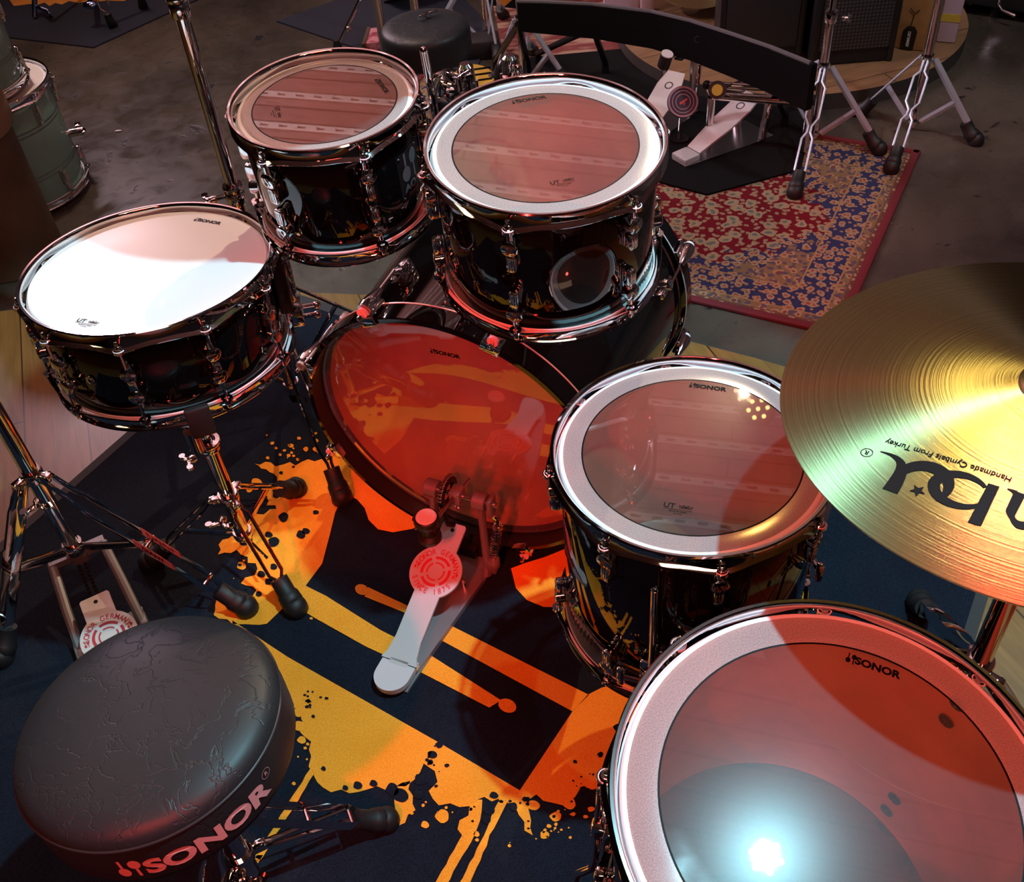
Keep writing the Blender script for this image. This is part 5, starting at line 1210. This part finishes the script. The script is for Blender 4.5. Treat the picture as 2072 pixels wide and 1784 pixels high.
def cabinet(label, p0, p1, depth, h, z0=0.0):
    p0, p1 = V(p0), V(p1); d = (p1-p0); w = d.length; d.normalize(); back = V((-d.y, d.x, 0)); mid = (p0+p1)*.5+back*depth/2
    R = MX((d, back, V((0, 0, 1)))).transposed(); t = thing('speaker_cabinet', label, 'speaker', (mid.x, mid.y, z0), R)
    b = MB(); b.box((0, 0, h/2), (w, depth, h), 'amp_cloth', None, .012); b.build('cabinet', t, world=False)
    b = MB(); b.box((0, -depth/2-.003, h/2+.01), (w*.86, .010, h*.86), 'grille', None, .003); b.build('grille', t, world=False)
    for s in (-1, 1):
        b = MB(); b.box((s*(w/2-.008), -depth/2+.006, h/2), (.022, .022, h*1.002), 'black_plastic', None, .006); b.build('corner_rail', t, world=False)
    return t
cabinet('black speaker cabinet with a punched metal grille beside the cardboard box', at(1640, 135, 0.002), at(1803, 122, 0.002), .36, .62)
cabinet('dark speaker cabinet behind the curved board, left of the other cabinet', V((.835, 3.375, .002)), V((1.105, 3.330, .002)), .30, .62)
bL, bR = at(1787, 93, .002), at(1868, 104, .002); bd = (bR-bL); bw = bd.length; bd.normalize(); bk = V((-bd.y, bd.x, 0)); bm_ = (bL+bR)*.5+bk*.05; BXR = MX((bd, bk, V((0, 0, 1)))).transposed()
box = thing('cardboard_box', 'brown cardboard box standing on the round riser with a black tag hanging on it', 'box', (bm_.x, bm_.y, .001), BXR)
b = MB(); b.box((0, 0, .21), (bw, .10, .42), 'cardboard', None, .004); b.build('carton', box, world=False)
b = MB(); b.box((-bw*.34, -.0505, .115), (bw*.3, .0012, .055), 'tape'); b.build('tape_patch', box, world=False)
tag_o = thing('hang_tag', 'small black coffin-shaped tag with white lettering hanging on the cardboard box', 'tag', BXR @ V((.012, -.056, .004))+V((bm_.x, bm_.y, 0)), BXR)
b = MB(); b.prism([(-.022, .0), (.020, .0), (.024, .062), (.012, .078), (-.010, .078), (-.022, .062)], -.0015, .0015, 'badge', MX.Rotation(pi/2, 4, 'X'))
f_ = lambda x, y: V((y*-1*0+(-y), -.0022, .036-x))
put_text(b, 'DRUMMER', .013, 'white_plastic', f_, .0004, .85); b.build('card', tag_o, world=False)
b = MB(); b.tube([(0, -.001, .077), (.002, .002, .10), (.004, .003, .12), (-.012, .003, .135)], .0012, 'ink', 6); b.tube([(.004, .003, .12), (.018, .003, .134)], .0012, 'ink', 6); b.build('cord', tag_o, world=False)
wL, wR = at(1893, 86, .002), at(1932, 89, .002); wd = (wR-wL); ww = wd.length; wd.normalize(); wk = V((-wd.y, wd.x, 0)); wm = (wL+wR)*.5+wk*.03
lb = thing('printed_carton', 'pale lilac carton with a yellow stripe behind the right tripod stand', 'box', (wm.x, wm.y, .001), MX((wd, wk, V((0, 0, 1)))).transposed())
b = MB(); b.box((0, 0, .20), (ww, .05, .40), 'lilac_board', None, .006); b.build('carton', lb, world=False)
b = MB(); b.box((0, -.0256, .085), (ww*.98, .0012, .026), 'yellow_print'); b.build('stripe', lb, world=False)
gL, gR = at(1880, 92, .002), at(1895, 84, .002); gm = (gL+gR)*.5+V((.0, .05, 0))
b = MB(); b.box((gm.x, gm.y, .15), (.05, .03, .30), 'yellow_print', None, .005); o = b.build('carton', None, 40); tag(o, 'olive yellow carton wedged between the brown box and the lilac one', 'box')
kL, kR = at(1958, 40, FLZ), at(2090, 62, FLZ); kd = (kR-kL); kw = kd.length; kd.normalize(); kb = V((-kd.y, kd.x, 0)); km = (kL+kR)*.5+kb*.3
cs = thing('flight_case', 'black case in the far right corner with a bent metal bracket', 'case', (km.x+.05, km.y, FLZ), MX((kd, kb, V((0, 0, 1)))).transposed())
b = MB(); b.box((.1, 0, .34), (kw+.5, .6, .60), 'amp_cloth', None, .012); b.build('case_body', cs, world=False)
b = MB(); x0 = -kw*.28; b.tube([(x0, -.303, .16), (x0, -.310, .06), (x0+.02, -.330, .052), (x0+.07, -.345, .046)], .006, 'chrome_dull', 8); b.build('bracket', cs, world=False)
b = MB()
for x in (-kw*.35, kw*.4):
    b.cyl((x, -.26, .0), (x, -.26, .045), .02, 'black_plastic', 12)
b.build('foot', cs, world=False)
# ---------------------------------------------------------------- left: mint drums and brown hand drum
mint_lo, U1 = make_drum('floor_drum', 'mint green drum with two dark bands, lower of the stacked pair at the left edge', 'drum', .190, .330, (-1.483, 3.065, FLZ+.358), (0, 0, 1), RA(18, 8), lug_style='square', emblem=False, inside=False, mats=('tan_skin', 'tan_skin'), shell='mint', stripes=[(-.095, -.089), (-.107, -.101), (-.236, -.230), (-.248, -.242)])
mint_hi, U2 = make_drum('rack_drum', 'mint green drum with two dark bands, upper of the stacked pair at the left edge', 'drum', .152, .25, (-1.487, 3.03, FLZ+.358+.013+.266), (0, 0, 1), RA(10, 6), lug_style='square', emblem=False, inside=False, mats=('tan_skin', 'tan_skin'), shell='mint', stripes=[(-.075, -.070), (-.085, -.080), (-.17, -.165), (-.18, -.175)])
b = MB(); A = MX.Rotation(rad(12), 4, 'Z'); b.cyl(A @ V((.188, 0, -.19)), A @ V((.236, 0, -.19)), .014, 'chrome', 16); b.box((.222, .018, -.185), (.02, .03, .03), 'chrome', A, .005); b.box((.238, -.004, -.19), (.012, .03, .012), 'chrome', A, .003); o = b.build('leg_bracket', mint_lo, world=False); o.matrix_local = U1
hc = V((-1.42, 2.69, FLZ)); hd_ = thing('hand_drum', 'tall brown hand drum with padded collar, in front of the mint drums', 'drum', hc)
b = MB(); b.lathe([(.10, .0), (.138, .0), (.141, .004), (.141, .44), (.138, .46)], 'brown_skin', 64, MX.Translation(hc)); b.build('body', hd_)
b = MB(); b.lathe([(.138, .40), (.150, .40), (.156, .42), (.157, .47), (.152, .49), (.142, .495)], 'brown_collar', 64, MX.Translation(hc)); b.build('collar', hd_)
b = MB(); b.lathe([(0, .537), (.145, .535), (.157, .528), (.160, .518), (.157, .507), (.14, .498)], 'tan_skin', 64, MX.Translation(hc)); b.build('skin', hd_)
# ---------------------------------------------------------------- far left and top: mats, pink drum, stool, stands
b = MB(); q = [at(190, 98, FLZ), at(20, 78, FLZ), at(-160, -60, FLZ), at(420, -80, FLZ), at(420, -8, FLZ)]; b.prism([(p.x, p.y) for p in q], FLZ, FLZ+.006, 'mat_navy'); z_ = FLZ+.0066
def px_poly(pts, mt, z): b.add([(at(x, y, z).x, at(x, y, z).y, z) for x, y in pts], [tuple(range(len(pts)))], mt)
px_poly([(15, -6), (28, 12), (45, 10), (60, 8), (75, 10), (90, 5), (100, 12), (112, 6), (125, 9), (140, 2), (160, 6), (180, 2), (200, 3), (215, 1), (250, 2), (280, -8), (200, -60), (60, -60)], 'orange_print', z_)
o = b.build('navy_mat', None, None); tag(o, 'dark navy mat with an orange print in the far left corner of the room', 'mat')
def foot_leg(t, top, P, key='chrome', wires=2, gap=.012):
    strut_leg(t, top, P, kind='wire' if wires == 2 else 'bar', key=key, gap=gap)
s1b = at(160, -70, FLZ); s1 = thing('drum_stand', 'blue-tinted chrome stand with a curved foot on the navy mat at the top left', 'stand', (s1b.x, s1b.y, FLZ))
P = at(72, 38, FLZ+.006); b = MB(); b.tube([P+V((0, 0, .008)), P+V((.012, .01, .05)), P+V((.03, .03, .10)), at(85, -20, .1)], .011, 'blue_chrome', 10); b.tube([P+V((.012, .01, .05)), P+V((.06, .0, .03)), P+V((.075, -.01, .008))], .008, 'blue_chrome', 8); b.cyl(at(183, 8, .05), at(178, -60, .05), .012, 'blue_chrome', 12); b.sphere(at(183, 10, .05), .02, 'blue_chrome', 12, (1.6, 1, .8)); b.sphere(P+V((.07, -.01, .02)), .012, 'blue_chrome', 10); b.cyl(at(178, -60, .05), at(85, -20, .1), .01, 'blue_chrome', 10); b.build('curved_leg', s1)
s2b = at(205, -90, FLZ); s2 = thing('cymbal_stand', 'stand with two thin wire legs and a rubber foot on the navy mat', 'stand', (s2b.x, s2b.y, FLZ))
strut_leg(s2, at(180, -60, .2), at(229, 55, FLZ+.006), kind='wire', gap=.02, foot=.016); strut_leg(s2, at(260, -90, .2), at(291, 17, FLZ+.006), kind='bar', foot=.016); b = MB(); b.cyl(at(180, -60, .2), at(260, -90, .2), .012, 'chrome', 12); b.build('cross_tube', s2)
b = MB(); q = [at(560, 45, FLZ), at(705, -6, FLZ), at(900, -40, FLZ), at(1000, 60, FLZ), at(960, 150, FLZ), at(770, 116, FLZ)]; b.prism([(p.x, p.y) for p in q], FLZ, FLZ+.006, 'mat_navy'); o = b.build('drum_mat', None, None); tag(o, 'dark pointed mat under the pink bass drum at the top', 'mat')
# pink bass drum lying at the top edge
kc = at(800, -38, .10); kn = V((-.97, -.25, 0)).normalized(); KR = MX((V((-kn.y, kn.x, 0)), V((0, 0, 1)), kn)).transposed()
kc = V((-.36, 4.42, FLZ+.006+.245)); pink = thing('bass_drum', 'dusty pink bass drum on the dark pointed mat at the top, behind the round stool', 'drum', kc, KR)
b = MB(); b.lathe([(.226, -.02), (.232, -.02), (.232, -.40), (.226, -.40)], 'pink_lacquer', 72); b.build('shell', pink, world=False)
for z0, z1 in ((0, -.034), (-.42, -.386)):
    b = MB(); b.lathe([(.228, z0), (.243, z0), (.245, z0-.002*(1 if z0 > -.1 else -1)), (.245, z1), (.228, z1)], 'pink_lacquer', 90, closed=True); b.build('wooden_hoop', pink, world=False)
b = MB(); b.lathe([(0, -.012), (.228, -.012)], 'white_film', 48); b.build('head', pink, world=False)
b = MB(); b.lathe([(0, -.408), (.228, -.408)], 'white_film', 48); b.build('head', pink, world=False)
cl0 = None
for k in range(8):
    T = MX.Rotation(rad(20+45*k), 4, 'Z')
    if cl0 is None:
        b = MB(); b.box((.248, 0, -.012), (.010, .03, .036), 'chrome', None, .003); b.cyl((.253, 0, .006), (.253, 0, -.10), .0035, 'chrome', 8); b.box((.24, 0, -.11), (.02, .022, .05), 'chrome', None, .005); cl0 = b.build('claw_hook', pink, world=False); cl0.matrix_local = T
    else: dup(cl0, pink, T)
pf = at(685, 104, FLZ); b = MB(); sp0 = at(728, 0, .12); b.cyl(sp0, V((pf.x, pf.y, FLZ+.02)), .0065, 'chrome', 12); b.sphere(sp0.lerp(pf, .55), .013, 'chrome', 12); spur = b.build('spur', pink)
b = MB(); b.lathe([(0, 0), (.016, 0), (.017, .02), (.012, .045), (0, .046)], 'rubber', 14, MX.Translation(pf)); b.build('rubber_foot', spur)
# poles in front of it
pb = at(792, 118, FLZ); p_t = at(752, -40, .30)
st2 = thing('drum_rack', 'dark pair of upright tubes in front of the pink bass drum', 'stand', (pb.x, pb.y, FLZ))
b = MB()
for x_, y_ in ((-.02, .0), (.11, .06)): b.cyl((pb.x+x_, pb.y+y_, FLZ+.0005), (pb.x+x_, pb.y+y_, .62), .016, 'chrome_dull', 14)
b.build('tubes', st2); b = MB(); b.cyl((pb.x-.02, pb.y, -.02), (pb.x+.11, pb.y+.06, -.02), .010, 'chrome_dull', 12); b.build('cross_bar', st2)
sw = at(762, 92, FLZ)
b = MB(); b.prism([(-.035, -.06), (.05, -.06), (.03, .08), (-.02, .08)], 0, .03, 'pink_cloth', MX.Translation((sw.x, sw.y, FLZ+.0065))); b.prism([(-.05, -.07), (-.035, -.07), (-.02, .085), (-.032, .085)], 0, .034, 'brown_skin', MX.Translation((sw.x, sw.y, FLZ+.0065)))
M['pink_cloth'] = mat('pink_printed_paper', (.55, .22, .27), .7, var=(22, (.35, .06, .09), .5, .56)); o = b.build('booklet', None, 40); tag(o, 'pink printed booklet lying on the floor left of the round stool', 'booklet')
# round stool
stc = at(858, 48, .42); sr = .168*(stc-C_O).length/3.05*.0+.130
sr = 92/FPX*((stc-C_O).dot(C_D)); st3 = thing('round_stool', 'round black stool behind the rack toms with a small wing nut lying on top', 'stool', (stc.x, stc.y, FLZ))
ST = MX.Translation(stc)
b = MB(); b.lathe([(0, .004), (sr*.7, .002), (sr*.92, -.004), (sr*.985, -.014), (sr, -.026), (sr*1.005, -.075), (sr*.97, -.09), (0, -.092)], 'leather', 64, ST); b.build('seat', st3, 50)
b = MB(); b.cyl(stc-V((0, 0, .09)), stc-V((0, 0, .26)), .012, 'chrome_dull', 16)
for k in range(11): b.torus(.0135, .003, 'chrome', 16, 6, MX.Translation(stc-V((0, 0, .10+.0145*k))))
b.build('threaded_post', st3); b = MB(); b.cyl(stc-V((0, 0, .24)), V((stc.x, stc.y, FLZ+.03)), .018, 'chrome_dull', 16); b.build('pole', st3)
for a in (rad(30), rad(150), rad(270)):
    strut_leg(st3, V((stc.x, stc.y, .12))+V((cos(a), sin(a), 0))*.02, V((stc.x+.24*cos(a), stc.y+.24*sin(a), FLZ+.006 if a < 3 else FLZ)), kind='bar', key='black_metal')
wn = stc+V((.012, .03, .0062)); wt = thing('wing_nut', 'small chrome wing nut lying on the round black stool seat', 'wing nut', wn)
b = MB(); b.cyl(wn, wn+V((0, 0, .012)), .008, 'chrome', 12); b.box((.018, 0, .008), (.03, .008, .010), 'chrome', MX.Translation(wn) @ MX.Rotation(.5, 4, 'Z'), .003); b.box((-.018, 0, .008), (.03, .008, .012), 'chrome', MX.Translation(wn) @ MX.Rotation(.7, 4, 'Z'), .003); b.build('nut', wt)
# stand with wire legs right of the stool and the dark hardware behind it
b3 = at(1062, 175, FLZ); simple_stand('chrome stand with double wire legs left of the curved board', (b3.x, b3.y, FLZ), .185, [(*at(1002, 168, FLZ).xy, FLZ), (*at(1150, 178, mtop).xy, mtop), (b3.x+.05, b3.y+.25, FLZ)], .75, ['wire', 'bar', 'bar'])
b4 = at(985, 95, FLZ); simple_stand('dark tilted stand between the round stool and the curved board', (b4.x, b4.y, FLZ), .25, [(*at(1010, 130, FLZ).xy, FLZ), (b4.x-.22, b4.y+.02, FLZ), (b4.x+.08, b4.y+.24, FLZ)], .7, ['bar', 'bar', 'bar'], .42)
# orange panel with black print leaning far behind, low black case, yellow bag
g0, g1 = at(955, 48, FLZ), at(1052, 62, FLZ); gd = (g1-g0); gw = gd.length; gd.normalize(); gk = V((-gd.y, gd.x, 0)); GR = MX((gd, gk, V((0, 0, 1)))).transposed()
gp = thing('poster_board', 'orange panel with a bold black curve standing behind the dark stands at the top', 'panel', (g0+gd*gw/2)+gk*.18, GR)
b = MB(); b.box((0, 0, .25), (gw*1.1, .02, .50), 'orange_print', None, .004); b.build('panel', gp, world=False)
b = MB(); f_ = lambda x, y: V((x, -.0108, y)); b.flat(ellipse(.05, .10, .10, .035, 24, .2), 'ink', f_); b.flat(ellipse(-.14, .10, .03, .12, 20, .4), 'ink', f_); b.flat([(-.06, .0), (.2, .0), (.2, .03), (.0, .05)], 'ink', f_); b.build('print', gp, world=False)
c0 = at(978, 120, FLZ); b = MB(); b.box((c0.x, c0.y+.04, FLZ+.035), (.13, .10, .07), 'amp_cloth', None, .01); o = b.build('pedal_case', None, 40); tag(o, 'low black case on the floor right of the round stool', 'case')
y0 = at(962, 168, FLZ); b = MB(); b.prism(ellipse(y0.x, y0.y, .065, .10, 20, .3), FLZ+.0, FLZ+.028, 'gold'); 
for k in range(3): b.tube([(y0.x-.06, y0.y-.05+.045*k, FLZ+.0295), (y0.x+.06, y0.y-.04+.045*k, FLZ+.0295)], .004, 'ink', 6)
o = b.build('printed_pouch', None, 40); tag(o, 'small yellow pouch with black lines on the floor below the dark stands', 'pouch')
# lilac boards and dark frames standing beyond the curved board
for i_, (x0_, x1_, lab) in enumerate(((1222, 1290, 'pale lilac panel beyond the curved board, the wider of two'), (1296, 1322, 'pale lilac panel beyond the curved board, the narrow one at the right'))):
    q0, q1 = at(x0_, 50, FLZ), at(x1_, 52, FLZ); w_ = (q1-q0).length; c_ = (q0+q1)*.5
    b = MB(); b.box((0, 0, .32), (w_, .03, .64), 'lilac_board', MX.Translation((c_.x, c_.y, FLZ+.0062)), .004); o = b.build('display_board', None, 40); tag(o, lab, 'panel')
# cymbal hanging in at the top edge
hcx = at(1405, -44, .10); HN = V((.05, -.35, 1)).normalized(); HTm = MX.Translation(hcx+V((0, .0, 0))) @ frame_n(HN).to_4x4()
cy2 = thing('hi_hat_cymbal', 'dark bronze cymbal just dipping into the top edge above the curved board', 'cymbal', (hcx.x, hcx.y, FLZ))
b = MB(); rr_ = .16; b.lathe([(.006, .03), (.03, .024), (.036, .016), (rr_, .0), (rr_, -.0015), (.036, .0145), (.006, .028)], 'bronze', 64, HTm, closed=True); b.build('bronze_disc', cy2)
b = MB(); b.cyl((hcx.x, hcx.y, FLZ+.001), hcx+V((0, 0, .05)), .008, 'black_metal', 12); b.cyl((hcx.x, hcx.y, FLZ), (hcx.x, hcx.y, FLZ+.02), .09, 'black_metal', 24); b.build('stand', cy2)
# pale splinter on the concrete
q = at(240, 266, FLZ); b = MB(); b.sphere((q.x, q.y, FLZ+.003), .011, 'white_plastic', 10, (1.2, .45, .25), None); o = b.build('paper_scrap', None); tag(o, 'tiny white scrap on the dark floor left of the tall stand', 'scrap')
# ---------------------------------------------------------------- lamps of the shop ceiling, and lamps added to shape the light
def aim(p, t): return (V(t)-V(p)).to_track_quat('-Z', 'Y').to_matrix()
def par_can(label, p, target, col, watts, cone, blend=.15, r=.05, leds=0, lens=8.0):
    R = aim(p, target); t = thing('stage_light', label, 'stage light', p, R)
    b = MB(); b.lathe([(.085, .02), (.088, .0), (.09, .16), (.06, .20), (0, .21)], 'black_metal', 28); b.build('housing', t, world=False)
    if leds:
        m = mat('lens_%d' % len(bpy.data.materials), col, .3, emit=(col, lens)); M[m.name] = m
        b = MB(); pts = [(0, 0)]+[(.045*cos(2*pi*k/6+.2), .045*sin(2*pi*k/6+.2)) for k in range(6)]
        for x, y in pts: b.lathe([(0, -.0), (.0105, .0)], m.name, 14, MX.Translation((x, y, .004)))
        b.build('lens', t, world=False)
    b = MB(); b.tube([(.094, 0, .08), (.10, 0, .16), (.06, 0, .30), (-.06, 0, .30), (-.10, 0, .16), (-.094, 0, .08)], .007, 'black_metal', 8); b.build('yoke', t, world=False)
    L = bpy.data.lights.new('spot', 'SPOT'); L.energy = watts; L.color = col; L.spot_size = rad(cone); L.spot_blend = blend; L.shadow_soft_size = r
    o = bpy.data.objects.new('beam', L); COL.objects.link(o); o.parent = t; o.matrix_local = MX.Translation((0, 0, -.01)); return t
W = bpy.data.worlds.new('world'); SC.world = W; W.use_nodes = True
bg = W.node_tree.nodes['Background']; bg.inputs[0].default_value = (1, .85, .72, 1); bg.inputs[1].default_value = .02
par_can('cyan stage lamp on the ceiling aimed at the drum kit', (.79, .865, 3.0), (-.25, 1.03, .3), (.38, .86, 1.0), 300, 52, .1, .03, 1, 35)
par_can('red stage lamp on the ceiling behind the camera on the left', (-.9, -1.2, 2.7), (.22, .75, .4), (1., .04, .03), 240, 34, .3, .06, 1, 60)
par_can('red stage lamp on the ceiling behind the camera on the right', (.7, -1.2, 2.8), (-.1, 1.2, .4), (1., .06, .045), 75, 44, .3, .06, 1, 60)
par_can('added low red lamp behind the camera, reddening only the bass drum', (-.75, -.9, 2.1), (-.10, 1.34, .32), (1., .015, .012), 210, 14, .3, .05, 1, 30)  # narrow beam added for the red glow of the bass drum head
par_can('warm white lamp on the ceiling beyond the kit', (1.15, 3.63, 3.0), (-.22, 1.46, .7), (1., .78, .50), 220, 24, .5, .022, 1, 3)
par_can('warm lamp on the ceiling over the far floor', (-1.2, 3.4, 3.1), (-.9, 3.7, 0), (1., .85, .66), 110, 64, .6, .08, 1, 20)
par_can('added cold lamp over the oriental rug and tripod stands', (1.9, 1.9, 3.1), (1.3, 2.6, 0), (.80, .90, 1.), 95, 80, .6, .08, 1, 20)  # added to put cool light on the stand legs at the back
par_can('added warm lamp brightening the speaker cabinets and cardboard box', (1.3, 2.2, 3.1), (1.55, 3.35, .2), (1., .76, .55), 45, 44, .6, .08, 1, 20)  # added to lift the cardboard box and cabinets out of the dark
par_can('added pale green-white lamp making a streak on the large cymbal', (1.15, 2.05, 3.0), (.52, .70, .85), (.75, 1., .72), 7, 15, .2, .05, 1, 10)  # narrow beam added for the cymbal's green-white streak
par_can('added orange lamp making a streak on the large cymbal', (1.05, 2.65, 3.05), (.52, .72, .85), (1., .55, .12), 12, 13, .2, .05, 1, 10)  # narrow beam added for the cymbal's orange streak
par_can('added amber lamp making a streak on the large cymbal', (1.2, 3.55, 3.05), (.52, .72, .85), (1., .62, .2), 12, 11, .2, .05, 1, 10)  # added beside the warm white lamp for the upper orange band
par_can('added red lamp making a streak on the large cymbal', (1.45, 1.80, 3.0), (.50, .66, .85), (1., .05, .04), 75, 14, .2, .05, 1, 10)  # narrow beam added for the cymbal's red streak
def area(label, p, target, size, col, watts):
    R = aim(p, target); t = thing('added_light', label, 'added light', p, R); L = bpy.data.lights.new('tube', 'AREA'); L.shape = 'RECTANGLE'; L.size, L.size_y = size; L.energy = watts; L.color = col; L.spread = rad(150)
    b = MB(); b.box((0, 0, .03), (size[0]+.04, size[1]+.04, .05), 'black_metal'); b.build('tray', t, world=False)
    o = bpy.data.objects.new('glow', L); COL.objects.link(o); o.parent = t; o.matrix_local = MX.Translation((0, 0, -.002)); return t
area('added soft pink light bar washing the ceiling boards from the left', (-2.0, 3.3, 2.45), (.2, 3.8, 3.3), (1.4, .14), (1., .72, .84), 130)  # added so the ceiling boards show brightly in the drum heads
area('added soft pink light bar washing the ceiling boards from the back', (-2.6, 5.6, 2.5), (.2, 3.9, 3.3), (1.4, .14), (1., .72, .84), 90)  # second added wash for the mirrored ceiling
area('added warm fill light over the room behind the camera', (0, -.9, 3.1), (0, .9, .2), (1.8, .25), (1., .62, .40), 6)  # added dim fill
area('added warm fill light over the left side', (-2.2, 1.6, 3.1), (-.9, 1.6, 0), (1.4, .25), (1., .60, .30), 4)  # added dim fill for the left floor
def led_bar(label, p, target, L_, col, strength):
    R = aim(p, target); t = thing('led_bar', label, 'stage light', p, R); m = mat('led_red_%d' % len(bpy.data.materials), col, .3, emit=(col, strength)); M[m.name] = m
    b = MB(); b.box((0, 0, .03), (L_+.04, .13, .05), 'black_metal', None, .006); b.build('housing', t, world=False)
    b = MB()
    for k in (-1, 0, 1): b.box((0, k*.035, .003), (L_, .014, .004), m.name)
    b.build('strips', t, world=False); return t
led_bar('red light bar with three strips above and behind the camera', (-.1, -1.0, 2.5), (0, 1.2, .7), .7, (1, .05, .03), 22)
